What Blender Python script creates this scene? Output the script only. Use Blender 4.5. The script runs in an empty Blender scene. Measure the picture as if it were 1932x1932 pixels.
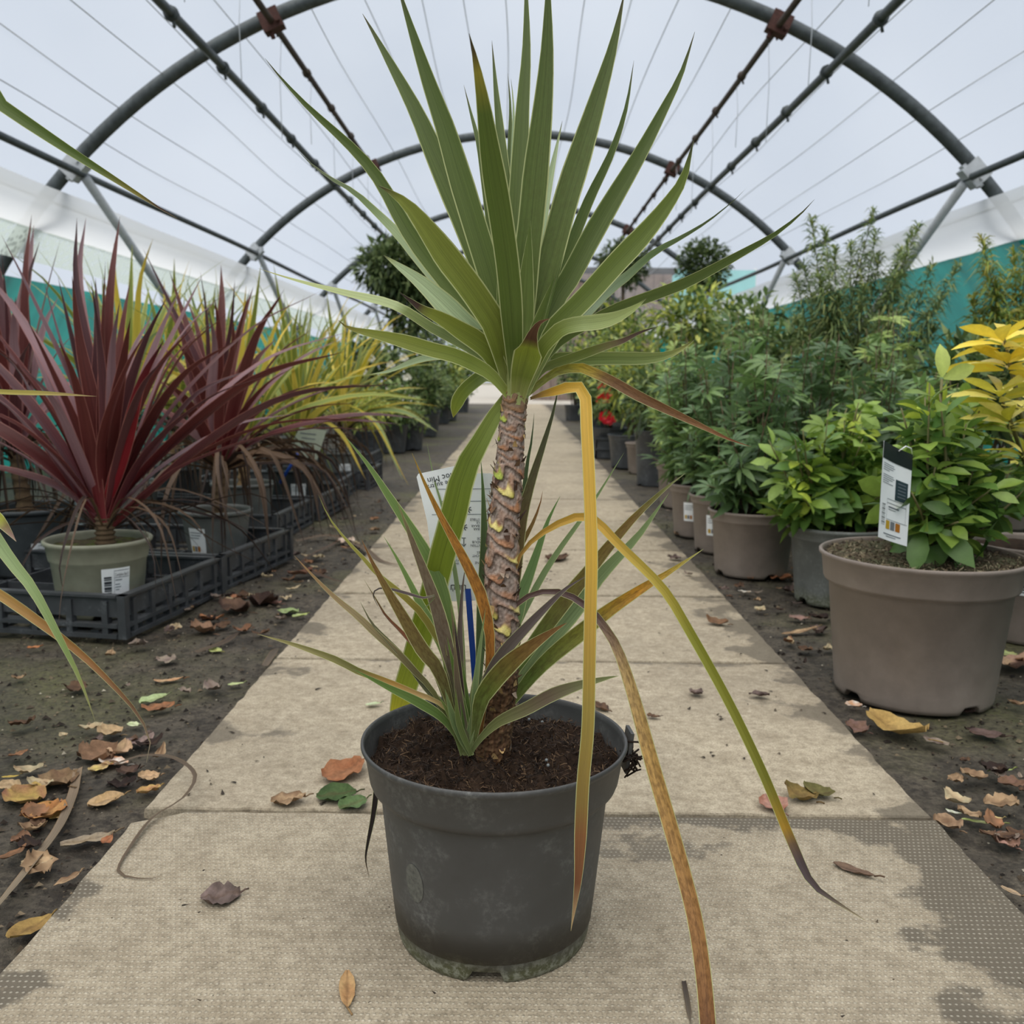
import bpy, math, random
import numpy as np
from mathutils import Vector, Matrix, noise

random.seed(7)
S = bpy.context.scene
COL = S.collection
PI = math.pi

# ------------------------------------------------------------------ camera
F, C0, H = 1785.0, 966.0, 0.5
PITCH, YAW, ROLL = math.radians(8.13), math.radians(0.353), math.radians(0.5)
fw = Vector((-math.sin(YAW) * math.cos(PITCH), math.cos(YAW) * math.cos(PITCH), -math.sin(PITCH)))
r0 = fw.cross(Vector((0, 0, 1))).normalized()
u0 = r0.cross(fw)
RT = r0 * math.cos(ROLL) + u0 * math.sin(ROLL)
UP = -r0 * math.sin(ROLL) + u0 * math.cos(ROLL)
cam = bpy.data.cameras.new('camera')
cam.sensor_width = 36.0
cam.lens = 36.0 * F / 1932.0
cam.clip_start, cam.clip_end = 0.01, 400
cam.dof.use_dof = True
cam.dof.focus_distance = 0.80
cam.dof.aperture_fstop = 13.0
camo = bpy.data.objects.new('camera', cam)
COL.objects.link(camo)
camo.matrix_world = Matrix(((RT.x, UP.x, -fw.x, 0), (RT.y, UP.y, -fw.y, 0), (RT.z, UP.z, -fw.z, H), (0, 0, 0, 1)))
S.camera = camo

def ray(x, y):
    return RT * ((x - C0) / F) + UP * ((C0 - y) / F) + fw
def at(x, y, Y):                      # the point of the photo's line of sight at distance Y down the tunnel
    d = ray(x, y)
    p = d * (Y / d.y)
    p.z += H
    return p
def gr(x, y, z=0.0):                  # the same, on the ground
    d = ray(x, y)
    p = d * ((z - H) / d.z)
    p.z += H
    return p

# ------------------------------------------------------------------ light
S.view_settings.view_transform = 'Standard'
S.view_settings.look = 'None'
S.view_settings.gamma = 1.0
S.view_settings.use_curve_mapping = False
S.view_settings.exposure = 0.0
S.cycles.max_bounces = 7
W = bpy.data.worlds.new('overcast_sky')
S.world = W
W.use_nodes = True
nt = W.node_tree
nt.nodes.clear()
o = nt.nodes.new('ShaderNodeOutputWorld')
b = nt.nodes.new('ShaderNodeBackground')
tc = nt.nodes.new('ShaderNodeTexCoord')
nz = nt.nodes.new('ShaderNodeTexNoise')
nz.inputs['Scale'].default_value = 3.2
nz.inputs['Detail'].default_value = 3
cr = nt.nodes.new('ShaderNodeValToRGB')
cr.color_ramp.elements[0].position = 0.3
cr.color_ramp.elements[1].position = 0.72
cr.color_ramp.elements[0].color = (0.575, 0.64, 0.735, 1)
cr.color_ramp.elements[1].color = (0.71, 0.77, 0.86, 1)
nt.links.new(tc.outputs['Generated'], nz.inputs['Vector'])
nt.links.new(nz.outputs['Fac'], cr.inputs['Fac'])
nt.links.new(cr.outputs['Color'], b.inputs['Color'])
b.inputs['Strength'].default_value = 1.0
nt.links.new(b.outputs[0], o.inputs[0])
sun = bpy.data.lights.new('sun_behind_cloud', 'SUN')
sun.energy = 3.4
sun.angle = math.radians(85)
sun.color = (1.0, 0.95, 0.86)
suno = bpy.data.objects.new('sun_behind_cloud', sun)
COL.objects.link(suno)
suno.rotation_euler = (math.radians(17), math.radians(-10), 0)

# ------------------------------------------------------------------ helpers
def c(r, g, b, k=1.0):                # sRGB 0-255 to linear
    f = lambda v: (v / 255 / 12.92) if v <= 10 else ((v / 255 + 0.055) / 1.055) ** 2.4
    return (f(r) * k, f(g) * k, f(b) * k)
def mixc(a, b, t):
    return tuple(a[i] + (b[i] - a[i]) * t for i in range(3))
def sm(a, b, x):
    t = min(1, max(0, (x - a) / (b - a)))
    return t * t * (3 - 2 * t)

def obj(name, data, parent=None):
    o = bpy.data.objects.new(name, data)
    COL.objects.link(o)
    if parent is not None:
        o.parent = parent
    return o
def tag(o, label=None, cat=None, group=None, kind=None):
    if label: o['label'] = label
    if cat: o['category'] = cat
    if group: o['group'] = group
    if kind: o['kind'] = kind
    return o
def thing(name, label, cat, loc=(0, 0, 0), rz=0.0, group=None):
    o = bpy.data.objects.new(name, None)
    o.empty_display_size = 0.05
    COL.objects.link(o)
    o.location = loc
    o.rotation_euler = (0, 0, rz)
    return tag(o, label, cat, group)

class MB:
    def __init__(s):
        s.v, s.f, s.c, s.s = [], [], [], []
    def grid(s, P, cols=None, st=None, closed=False):
        n0 = len(s.v)
        nr, nc = len(P), len(P[0])
        for i in range(nr):
            for j in range(nc):
                s.v.append(tuple(P[i][j]))
                s.c.append(cols[i][j] if cols else (1, 1, 1, 0))
                s.s.append(st[i][j] if st else (0, 0, 0))
        for i in range(nr - 1):
            for j in range(nc if closed else nc - 1):
                k = (j + 1) % nc
                s.f.append((n0 + i * nc + j, n0 + i * nc + k, n0 + (i + 1) * nc + k, n0 + (i + 1) * nc + j))
        return n0
    def poly(s, pts, col=(1, 1, 1, 0)):
        n0 = len(s.v)
        for p in pts:
            s.v.append(tuple(p)); s.c.append(col); s.s.append((0, 0, 0))
        s.f.append(tuple(range(n0, n0 + len(pts))))
    def box(s, lo, hi, M=None, col=(1, 1, 1, 0)):
        n0 = len(s.v)
        for z in (lo[2], hi[2]):
            for x, y in ((lo[0], lo[1]), (hi[0], lo[1]), (hi[0], hi[1]), (lo[0], hi[1])):
                p = Vector((x, y, z))
                if M is not None: p = M @ p
                s.v.append(tuple(p)); s.c.append(col); s.s.append((0, 0, 0))
        for q in ((3, 2, 1, 0), (4, 5, 6, 7), (0, 1, 5, 4), (1, 2, 6, 5), (2, 3, 7, 6), (3, 0, 4, 7)):
            s.f.append(tuple(n0 + k for k in q))
    def tube(s, pts, rad, n=8, col=(1, 1, 1, 0), cap=True):
        pts = [Vector(p) for p in pts]
        rr = rad if isinstance(rad, (list, tuple)) else [rad] * len(pts)
        P = []
        ref = None
        for i, p in enumerate(pts):
            t = (pts[min(i + 1, len(pts) - 1)] - pts[max(i - 1, 0)]).normalized()
            if ref is None:
                ref = t.orthogonal().normalized()
            ref = (ref - t * ref.dot(t)).normalized()
            q = t.cross(ref)
            P.append([p + (ref * math.cos(2 * PI * k / n) + q * math.sin(2 * PI * k / n)) * rr[i] for k in range(n)])
        n0 = s.grid(P, [[col] * n for _ in P], None, True)
        if cap:
            s.f.append(tuple(n0 + k for k in range(n))[::-1])
            s.f.append(tuple(n0 + (len(P) - 1) * n + k for k in range(n)))
    def lathe(s, prof, n=64, col=(1, 1, 1, 0), bottom=None):
        P = []
        for i, (r, z) in enumerate(prof):
            row = []
            for k in range(n):
                a = 2 * PI * k / n
                zz = z if bottom is None else bottom(i, a, z)
                row.append((r * math.cos(a), r * math.sin(a), zz))
            P.append(row)
        s.grid(P, [[col] * n for _ in P], None, True)
    def mesh(s, name, mat, smooth=True):
        m = bpy.data.meshes.new(name)
        m.from_pydata(s.v, [], s.f)
        if mat is not None: m.materials.append(mat)
        a = m.attributes.new('col', 'FLOAT_COLOR', 'POINT')
        a.data.foreach_set('color', np.array([(q[0], q[1], q[2], q[3] if len(q) > 3 else 0.0) for q in s.c], dtype=np.float32).ravel())
        a = m.attributes.new('st', 'FLOAT_VECTOR', 'POINT')
        a.data.foreach_set('vector', np.array(s.s, dtype=np.float32).ravel())
        if smooth:
            m.polygons.foreach_set('use_smooth', np.ones(len(m.polygons), dtype=bool))
        m.update()
        return m
    def build(s, name, mat, parent=None, smooth=True):
        return obj(name, s.mesh(name, mat, smooth), parent)

# ------------------------------------------------------------------ materials
MATS = {}
class NT:
    def __init__(s, name):
        s.m = bpy.data.materials.new(name)
        s.m.use_nodes = True
        s.t = s.m.node_tree
        s.t.nodes.clear()
        s.out = s.n('OutputMaterial')
    def n(s, typ, **kw):
        q = s.t.nodes.new('ShaderNode' + typ)
        for k, v in kw.items():
            if k in q.inputs: q.inputs[k].default_value = v
            else: setattr(q, k, v)
        return q
    def l(s, a, b):
        s.t.links.new(a, b)
    def math(s, op, a, b=None, clamp=False):
        q = s.t.nodes.new('ShaderNodeMath'); q.operation = op; q.use_clamp = clamp
        for i, v in enumerate((a, b)):
            if v is None: continue
            if isinstance(v, (int, float)): q.inputs[i].default_value = v
            else: s.l(v, q.inputs[i])
        return q.outputs[0]
    def mix(s, fac, a, b, mode='MIX'):
        q = s.t.nodes.new('ShaderNodeMix'); q.data_type = 'RGBA'; q.blend_type = mode
        for k, v in ((0, fac), (6, a), (7, b)):
            if isinstance(v, (int, float)): q.inputs[k].default_value = v
            elif isinstance(v, tuple): q.inputs[k].default_value = (v[0], v[1], v[2], 1)
            else: s.l(v, q.inputs[k])
        return q.outputs[2]
    def ramp(s, fac, stops):
        q = s.t.nodes.new('ShaderNodeValToRGB')
        e = q.color_ramp.elements
        while len(e) < len(stops): e.new(0.5)
        for i, (p, v) in enumerate(stops):
            e[i].position = p
            e[i].color = (v, v, v, 1) if isinstance(v, (int, float)) else (v[0], v[1], v[2], 1)
        s.l(fac, q.inputs[0])
        return q.outputs[0]
    def noise(s, vec, scale, detail=4, rough=0.55):
        q = s.n('TexNoise', Scale=scale, Detail=detail, Roughness=rough)
        if vec is not None: s.l(vec, q.inputs['Vector'])
        return q.outputs['Fac']
    def mapv(s, vec, scale):
        q = s.n('Mapping'); q.inputs['Scale'].default_value = scale
        s.l(vec, q.inputs['Vector'])
        return q.outputs[0]
    def bump(s, h, strength, dist=0.002):
        q = s.n('Bump', Strength=strength, Distance=dist)
        s.l(h, q.inputs['Height'])
        return q.outputs[0]

def finish(t, base, rough=0.6, nrm=None, spec=0.4, trans=0.0, tcol=None, metal=0.0):
    p = t.n('BsdfPrincipled')
    if isinstance(base, tuple): p.inputs['Base Color'].default_value = (*base[:3], 1)
    else: t.l(base, p.inputs['Base Color'])
    if isinstance(rough, (int, float)): p.inputs['Roughness'].default_value = rough
    else: t.l(rough, p.inputs['Roughness'])
    p.inputs['Specular IOR Level'].default_value = spec
    p.inputs['Metallic'].default_value = metal
    if nrm is not None: t.l(nrm, p.inputs['Normal'])
    res = p.outputs[0]
    if trans > 0:
        tr = t.n('BsdfTranslucent')
        t.l(tcol if tcol is not None else base, tr.inputs[0])
        mx = t.n('MixShader'); mx.inputs[0].default_value = trans
        t.l(res, mx.inputs[1]); t.l(tr.outputs[0], mx.inputs[2])
        res = mx.outputs[0]
    t.l(res, t.out.inputs[0])
    return t.m

def leaf_material(name, margin, mw=0.07, rib=0.85, stripe=0.22, rough=0.42, trans=0.28, spotcol=c(70, 40, 22), jitter=0.0, gain=1.0):
    t = NT(name)
    a = t.n('Attribute', attribute_name='col')
    st = t.n('Attribute', attribute_name='st')
    sx = t.n('SeparateXYZ'); t.l(st.outputs['Vector'], sx.inputs[0])
    u, v, rnd = sx.outputs
    cb = t.n('CombineXYZ')
    t.l(t.math('MULTIPLY', u, 9.0), cb.inputs[0]); t.l(t.math('MULTIPLY', v, 5.0), cb.inputs[1]); t.l(t.math('MULTIPLY', rnd, 37.0), cb.inputs[2])
    n1 = t.noise(cb.outputs[0], 1.6, 5, 0.7)
    col = t.mix(1.0, a.outputs['Color'], t.ramp(n1, [(0.25, gain * (1 - stripe * 1.4)), (0.75, gain * (1 + stripe))]), 'MULTIPLY')
    au = t.math('ABSOLUTE', u)
    if rib < 1:
        col = t.mix(t.math('MULTIPLY', t.ramp(au, [(0.0, 1.0), (0.13, 0.0)]), 1 - rib), col, (0.0, 0.0, 0.0))
    cb2 = t.n('CombineXYZ')
    t.l(t.math('MULTIPLY', u, 2.5), cb2.inputs[0]); t.l(t.math('MULTIPLY', v, 130.0), cb2.inputs[1]); t.l(t.math('MULTIPLY', rnd, 11.0), cb2.inputs[2])
    sp = t.ramp(t.noise(cb2.outputs[0], 1.0, 5, 0.65), [(0.42, 0.0), (0.62, 1.0)])
    col = t.mix(t.math('MULTIPLY', sp, a.outputs['Alpha']), col, spotcol)
    if mw > 0:
        mg = t.ramp(au, [(1 - mw * 1.5, 0.0), (1 - mw, 1.0)])
        col = t.mix(t.math('MULTIPLY', mg, 0.85), col, margin)
    if jitter:
        oi = t.n('ObjectInfo')
        col = t.mix(1.0, col, t.ramp(oi.outputs['Random'], [(0.0, 1 - jitter), (1.0, 1 + jitter)]), 'MULTIPLY')
    cb3 = t.n('CombineXYZ')
    t.l(t.math('MULTIPLY', u, 46.0), cb3.inputs[0]); t.l(t.math('MULTIPLY', v, 3.0), cb3.inputs[1]); t.l(t.math('MULTIPLY', rnd, 19.0), cb3.inputs[2])
    col = t.mix(1.0, col, t.ramp(t.noise(cb3.outputs[0], 1.0, 2, 0.5), [(0.3, 0.84), (0.7, 1.13)]), 'MULTIPLY')
    nb = t.bump(n1, 0.25, 0.0015)
    return finish(t, col, rough, nb, 0.35, trans, col)

def plain(name, col, rough=0.5, var=0.12, scale=30, spec=0.4, bump=0.0, metal=0.0):
    t = NT(name)
    tcn = t.n('TexCoord')
    n = t.noise(tcn.outputs['Object'], scale, 5)
    base = t.mix(1.0, col, t.ramp(n, [(0.3, 1 - var), (0.7, 1 + var)]), 'MULTIPLY')
    return finish(t, base, rough, t.bump(n, bump) if bump else None, spec, metal=metal)

def vcol_material(name, rough=0.7, bump=0.4, scale=180, trans=0.0, var=0.2, spec=0.3, jitter=0.0, gain=1.0):
    t = NT(name)
    a = t.n('Attribute', attribute_name='col')
    tcn = t.n('TexCoord')
    n = t.noise(tcn.outputs['Object'], scale, 5, 0.65)
    base = t.mix(1.0, a.outputs['Color'], t.ramp(n, [(0.3, gain * (1 - var)), (0.7, gain * (1 + var))]), 'MULTIPLY')
    if jitter:
        oi = t.n('ObjectInfo')
        base = t.mix(1.0, base, t.ramp(oi.outputs['Random'], [(0.0, 1 - jitter), (1.0, 1 + jitter)]), 'MULTIPLY')
    return finish(t, base, rough, t.bump(n, bump) if bump else None, spec, trans, base if trans else None)

def pot_material(name, col, scuff=c(150, 152, 150), moss=0.0, mossz=0.022, amount=0.35, rough=0.5):
    t = NT(name)
    tcn = t.n('TexCoord')
    ob = tcn.outputs['Object']
    n1 = t.noise(ob, 22, 6, 0.62)
    n2 = t.noise(ob, 160, 4, 0.7)
    base = t.mix(1.0, col, t.ramp(n1, [(0.3, 0.86), (0.7, 1.14)]), 'MULTIPLY')
    sc = t.math('MULTIPLY', t.ramp(n1, [(0.5, 0.0), (0.72, 1.0)]), t.ramp(n2, [(0.45, 0.0), (0.7, 1.0)]))
    base = t.mix(t.math('MULTIPLY', sc, amount), base, scuff)
    if moss:
        sx = t.n('SeparateXYZ'); t.l(ob, sx.inputs[0])
        zz = t.math('ADD', sx.outputs[2], t.math('MULTIPLY', t.math('SUBTRACT', n1, 0.5), mossz * 1.6))
        band = t.ramp(t.math('DIVIDE', zz, mossz * 1.6), [(0.25, 1.0), (0.85, 0.0)])
        dirt = t.mix(t.ramp(n2, [(0.45, 0.0), (0.6, 1.0)]), c(84, 86, 56), c(146, 148, 132))
        base = t.mix(t.math('MULTIPLY', band, moss), base, dirt)
    return finish(t, base, t.ramp(n1, [(0.3, rough - 0.07), (0.7, rough + 0.12)]), t.bump(n2, 0.12, 0.001), 0.45)

M_LEAF = leaf_material('cabbage_leaf', c(205, 208, 148), 0.075, 0.88, 0.2, gain=1.25)
M_RED = leaf_material('red_leaf', c(196, 132, 120), 0.06, 0.85, 0.26, 0.4, 0.2, gain=1.18)
M_VAR = leaf_material('striped_leaf', c(222, 205, 96), 0.16, 0.95, 0.25, 0.45, 0.3, gain=1.2)
M_DRY = leaf_material('dry_blade', c(150, 118, 80), 0.04, 0.8, 0.35, 0.7, 0.1)
M_BARK = vcol_material('trunk_bark', 0.8, 0.5, 320, 0, 0.22, gain=1.25)
M_VEG = vcol_material('shrub_leaf', 0.38, 0.0, 60, 0.3, 0.14, 0.45, 0.22, gain=1.45)
M_VEGS = vcol_material('far_foliage', 0.5, 0.0, 30, 0.28, 0.2, 0.35, gain=1.4)
M_LIT = vcol_material('litter_leaf', 0.75, 0.35, 220, 0.06, 0.25, 0.25, gain=0.9)
M_POT = pot_material('dark_grey_plastic', c(72, 71, 70), c(142, 142, 138), 0.8, 0.017, 0.55)
M_OLIVE = pot_material('olive_grey_plastic', c(146, 145, 126), c(170, 170, 158), 0, amount=0.15)
M_TAUPE = pot_material('taupe_plastic', c(130, 118, 109), c(160, 152, 145), 0, amount=0.12)
M_GREYP = pot_material('grey_plastic', c(105, 107, 104), c(165, 168, 165), 0.6, 0.03, 0.45)
M_SLATE = pot_material('slate_plastic', c(62, 67, 70), c(130, 132, 130), 0, amount=0.2)
M_BLACK = pot_material('black_plastic', c(66, 68, 71), c(140, 143, 146), 0, amount=0.6, rough=0.42)
M_STEEL = plain('galvanised_tube', c(76, 82, 84), 0.5, 0.3, 30, 0.4, 0, 0.2)
M_STEELL = plain('pale_tube', c(186, 190, 194), 0.45, 0.12, 40, 0.5, 0, 0.0)
M_RUST = plain('rusty_tube', c(70, 58, 50), 0.7, 0.3, 60)
M_CLAMP = plain('rusty_clamp', c(74, 44, 37), 0.75, 0.3, 90)
M_WIRE = plain('grey_wire', c(196, 200, 206), 0.6, 0.05)
M_WHITE = plain('white_label', c(244, 246, 247), 0.45, 0.03)
M_INK = plain('print_ink', c(52, 56, 60), 0.5, 0.05)
M_INKL = plain('pale_print', c(112, 118, 126), 0.5, 0.05)
M_BLUE = plain('blue_stake', c(28, 66, 150), 0.35, 0.08)
M_STEM = plain('green_brown_stem', c(118, 112, 74), 0.7, 0.25, 60)
M_WOODY = plain('woody_stem', c(98, 82, 62), 0.8, 0.3, 80)

def soil_material(name, a=c(32, 24, 19), b=c(68, 52, 40), moss=None):
    t = NT(name)
    tcn = t.n('TexCoord')
    ob = tcn.outputs['Object']
    n1 = t.noise(ob, 90, 8, 0.7)
    base = t.mix(t.ramp(n1, [(0.35, 0.0), (0.7, 1.0)]), a, b)
    if moss:
        base = t.mix(t.ramp(t.noise(ob, 25, 4), [(0.45, 0.0), (0.6, 0.8)]), base, moss)
    return finish(t, base, 0.95, t.bump(n1, 0.8, 0.006), 0.15)
M_COMPOST = soil_material('peat_compost')
M_MOSSY = soil_material('mossy_compost', c(58, 50, 40), c(104, 92, 74), c(92, 104, 46))
M_DUSTY = soil_material('dry_compost', c(66, 56, 46), c(126, 112, 92), c(100, 104, 78))

def ground_material():
    t = NT('damp_soil')
    tcn = t.n('TexCoord')
    ob = tcn.outputs['Object']
    n0 = t.noise(ob, 1.7, 4, 0.6)
    n1 = t.noise(ob, 14, 6, 0.65)
    n2 = t.noise(ob, 120, 6, 0.75)
    n4 = t.noise(ob, 42, 5, 0.7)
    base = t.mix(t.ramp(n1, [(0.3, 0.0), (0.72, 1.0)]), c(70, 63, 54), c(118, 108, 93))
    base = t.mix(t.ramp(n4, [(0.38, 0.75), (0.5, 0.0)]), base, c(44, 38, 32))
    base = t.mix(t.ramp(n2, [(0.38, 0.7), (0.58, 0.0)]), base, c(44, 38, 32))
    gm = t.math('MULTIPLY', t.ramp(n0, [(0.5, 0.0), (0.68, 1.0)]), t.ramp(n2, [(0.4, 0.2), (0.6, 0.9)]))
    base = t.mix(gm, base, c(108, 108, 66))
    hgt = t.math('ADD', t.math('ADD', t.math('MULTIPLY', n1, 0.8), t.math('MULTIPLY', n4, 0.7)), t.math('MULTIPLY', n2, 0.4))
    return finish(t, base, t.ramp(n1, [(0.3, 0.5), (0.7, 0.85)]), t.bump(hgt, 0.9, 0.014), 0.4)
M_GROUND = ground_material()

def slab_material(name, pimple):
    t = NT(name)
    tcn = t.n('TexCoord')
    ob = tcn.outputs['Object']
    sx = t.n('SeparateXYZ'); t.l(ob, sx.inputs[0])
    x, y, z = sx.outputs
    oi = t.n('ObjectInfo')
    sh = t.n('VectorMath', operation='ADD')
    cmb = t.n('CombineXYZ'); t.l(t.math('MULTIPLY', oi.outputs['Random'], 50.0), cmb.inputs[0])
    t.l(ob, sh.inputs[0]); t.l(cmb.outputs[0], sh.inputs[1])
    v = sh.outputs[0]
    n0 = t.noise(v, 3.0, 5, 0.6)
    n1 = t.noise(v, 26, 6, 0.7)
    n2 = t.noise(t.mapv(v, (160, 9, 1)) if not pimple else v, 2.0 if not pimple else 260, 5, 0.7)
    n3 = t.noise(v, 420, 3, 0.7)
    base = t.mix(t.ramp(n1, [(0.28, 0.0), (0.72, 1.0)]), c(158, 144, 122), c(204, 190, 166))
    base = t.mix(t.math('MULTIPLY', t.ramp(n3, [(0.35, 1.0), (0.55, 0.0)]), 0.6), base, c(108, 98, 83))
    base = t.mix(t.ramp(n0, [(0.35, 0.35), (0.6, 0.0)]), base, c(126, 116, 102))
    n5 = t.noise(v, 85, 6, 0.75)
    base = t.mix(t.ramp(n5, [(0.36, 0.5), (0.52, 0.0)]), base, c(116, 105, 88))
    base = t.mix(t.ramp(n5, [(0.56, 0.0), (0.72, 0.45)]), base, c(216, 205, 184))
    # damp dark stains that creep in from the long edges and the back joint
    ex = t.math('SUBTRACT', 0.455, t.math('ABSOLUTE', t.math('SUBTRACT', x, 0.0)))
    ey = t.math('SUBTRACT', 0.30, y)
    e = t.math('MINIMUM', t.math('MULTIPLY', ex, 1.0), t.math('MULTIPLY', ey, 2.6))
    side = t.math('MULTIPLY', t.math('ADD', x, 0.46), 0.125 if pimple else 0.045)
    ns = t.noise(v, 6.5, 7, 0.62)
    lim = t.math('ADD', t.math('MULTIPLY', t.math('SUBTRACT', ns, 0.5), 0.62), side)
    lim = t.math('SUBTRACT', lim, 0.012)
    wet = t.ramp(t.math('ADD', t.math('MULTIPLY', t.math('SUBTRACT', lim, e), 14.0), 0.5), [(0.3, 0.0), (0.7, 1.0)])
    if pimple:
        px_ = t.math('DIVIDE', t.math('SUBTRACT', x, 0.124), 0.085); py_ = t.math('DIVIDE', t.math('SUBTRACT', y, 0.215), 0.040)
        dd = t.math('SQRT', t.math('ADD', t.math('MULTIPLY', px_, px_), t.math('MULTIPLY', py_, py_)))
        sp_ = t.math('ADD', dd, t.math('MULTIPLY', t.math('SUBTRACT', t.noise(v, 38, 4, 0.6), 0.5), 2.6))
        wet = t.math('MAXIMUM', wet, t.ramp(sp_, [(0.45, 0.8), (0.8, 0.0)]))
    base = t.mix(t.math('MULTIPLY', wet, 0.88 if pimple else 0.72), base, c(92, 84, 72))
    h = t.math('ADD', t.math('ADD', t.math('MULTIPLY', n2, 0.3), t.math('MULTIPLY', n3, 0.4)), t.math('MULTIPLY', n5, 0.6))
    if pimple:
        # staggered little studs cast in the face of the slab
        k = 196.0
        fx = t.math('FRACT', t.math('ADD', t.math('MULTIPLY', x, k), t.math('MULTIPLY', t.math('FLOOR', t.math('MULTIPLY', y, k * 0.72)), 0.5)))
        fy = t.math('FRACT', t.math('MULTIPLY', y, k * 0.72))
        dx = t.math('SUBTRACT', fx, 0.5); dy = t.math('MULTIPLY', t.math('SUBTRACT', fy, 0.5), 1.6)
        d = t.math('SQRT', t.math('ADD', t.math('MULTIPLY', dx, dx), t.math('MULTIPLY', dy, dy)))
        stud = t.ramp(d, [(0.16, 1.0), (0.36, 0.0)])
        pale = t.mix(t.ramp(n1, [(0.3, 0.3), (0.7, 0.75)]), base, c(205, 196, 178))
        base = t.mix(t.math('MULTIPLY', t.math('SUBTRACT', 1.0, stud), 0.16), base, c(96, 86, 72))
        base = t.mix(t.math('MULTIPLY', stud, 0.75), base, pale)
        h = t.math('ADD', h, t.math('MULTIPLY', stud, 1.5))
    return finish(t, base, t.ramp(wet, [(0.0, 0.92), (1.0, 0.6)]), t.bump(h, 0.55, 0.0016), 0.3)
M_SLAB = slab_material('paving_concrete', False)
M_SLABP = slab_material('studded_concrete', True)

def film_material(name, transp, tint, milk, haze=0.0, bubbles=False):
    t = NT(name)
    tcn = t.n('TexCoord')
    n = t.noise(t.mapv(tcn.outputs['Object'], (1.2, 0.6, 1.2)), 1.3, 4)
    tr = t.n('BsdfTransparent'); tr.inputs[0].default_value = (*tint, 1)
    tl = t.n('BsdfTranslucent'); tl.inputs[0].default_value = (*milk, 1)
    df = t.n('BsdfDiffuse'); df.inputs[0].default_value = (*milk, 1)
    m1 = t.n('MixShader'); m1.inputs[0].default_value = 0.35
    t.l(tl.outputs[0], m1.inputs[1]); t.l(df.outputs[0], m1.inputs[2])
    m2 = t.n('MixShader')
    fac = t.ramp(n, [(0.3, transp - haze), (0.7, transp + haze)])
    if bubbles:
        vo = t.n('TexVoronoi', Scale=34.0)
        t.l(tcn.outputs['Object'], vo.inputs['Vector'])
        fac = t.math('MULTIPLY', fac, t.ramp(vo.outputs['Distance'], [(0.28, 1.25), (0.5, 0.35)]))
    t.l(fac, m2.inputs[0])
    t.l(m1.outputs[0], m2.inputs[1]); t.l(tr.outputs[0], m2.inputs[2])
    t.l(m2.outputs[0], t.out.inputs[0])
    return t.m
M_FILM = film_material('polythene_film', 0.86, (0.96, 0.97, 0.985), (0.85, 0.87, 0.9), 0.05)
M_SKIRT = film_material('milky_polythene', 0.10, (0.95, 0.96, 0.97), (0.86, 0.87, 0.88), 0.08)
M_BUBBLE = film_material('bubble_film', 0.42, (0.95, 0.97, 0.94), (0.66, 0.74, 0.68), 0.1, True)
def net_material():
    t = NT('teal_netting')
    tcn = t.n('TexCoord')
    ob = tcn.outputs['Object']
    n = t.noise(t.mapv(ob, (1, 2.4, 1)), 2.5, 4)
    col = t.mix(t.ramp(n, [(0.35, 0.0), (0.7, 1.0)]), c(10, 118, 110), c(32, 150, 138))
    tl = t.n('BsdfTranslucent'); t.l(col, tl.inputs[0])
    df = t.n('BsdfDiffuse'); t.l(col, df.inputs[0])
    tr = t.n('BsdfTransparent'); tr.inputs[0].default_value = (0.8, 0.95, 0.93, 1)
    m1 = t.n('MixShader'); m1.inputs[0].default_value = 0.4
    t.l(tl.outputs[0], m1.inputs[1]); t.l(df.outputs[0], m1.inputs[2])
    m2 = t.n('MixShader'); m2.inputs[0].default_value = 0.08
    t.l(m1.outputs[0], m2.inputs[1]); t.l(tr.outputs[0], m2.inputs[2])
    t.l(m2.outputs[0], t.out.inputs[0])
    return t.m
M_NET = net_material()

# ------------------------------------------------------------------ the tunnel
CX, CZ, RAD = 0.01, -0.512, 2.75
def arc(r, a):                        # a measured from straight up, positive to the right
    return (CX + r * math.sin(a), CZ + r * math.cos(a))
HOOPS = [4.3 + 2.85 * k for k in range(-3, 5)]
A_GROUND = math.acos((0 - CZ) / RAD)
A_NODE = 0.80                          # where the side purlin meets the hoop
A_EAVE = 0.862                         # lower edge of the roof film

g = MB()
nx, ny = 110, 150
xs = [-3.4 + 6.8 * i / nx for i in range(nx + 1)]
ys = [-1.5 + 21.0 * (j / ny) ** 1.9 for j in range(ny + 1)]
P = []
for y in ys:
    row = []
    for x in xs:
        edge = min(1.0, max(0.0, (abs(x - 0.027) - 0.455) / 0.12))
        z = -0.012 + 0.014 * edge * (noise.noise(Vector((x * 3, y * 3, 0))) + 0.45 * noise.noise(Vector((x * 11, y * 11, 2))))
        if abs(x - 0.027) < 0.44: z = -0.04
        row.append((x, y, z))
    P.append(row)
g.grid(P)
tag(g.build('floor', M_GROUND), 'damp dark soil of the beds beside the path', None, kind='structure')

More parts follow.
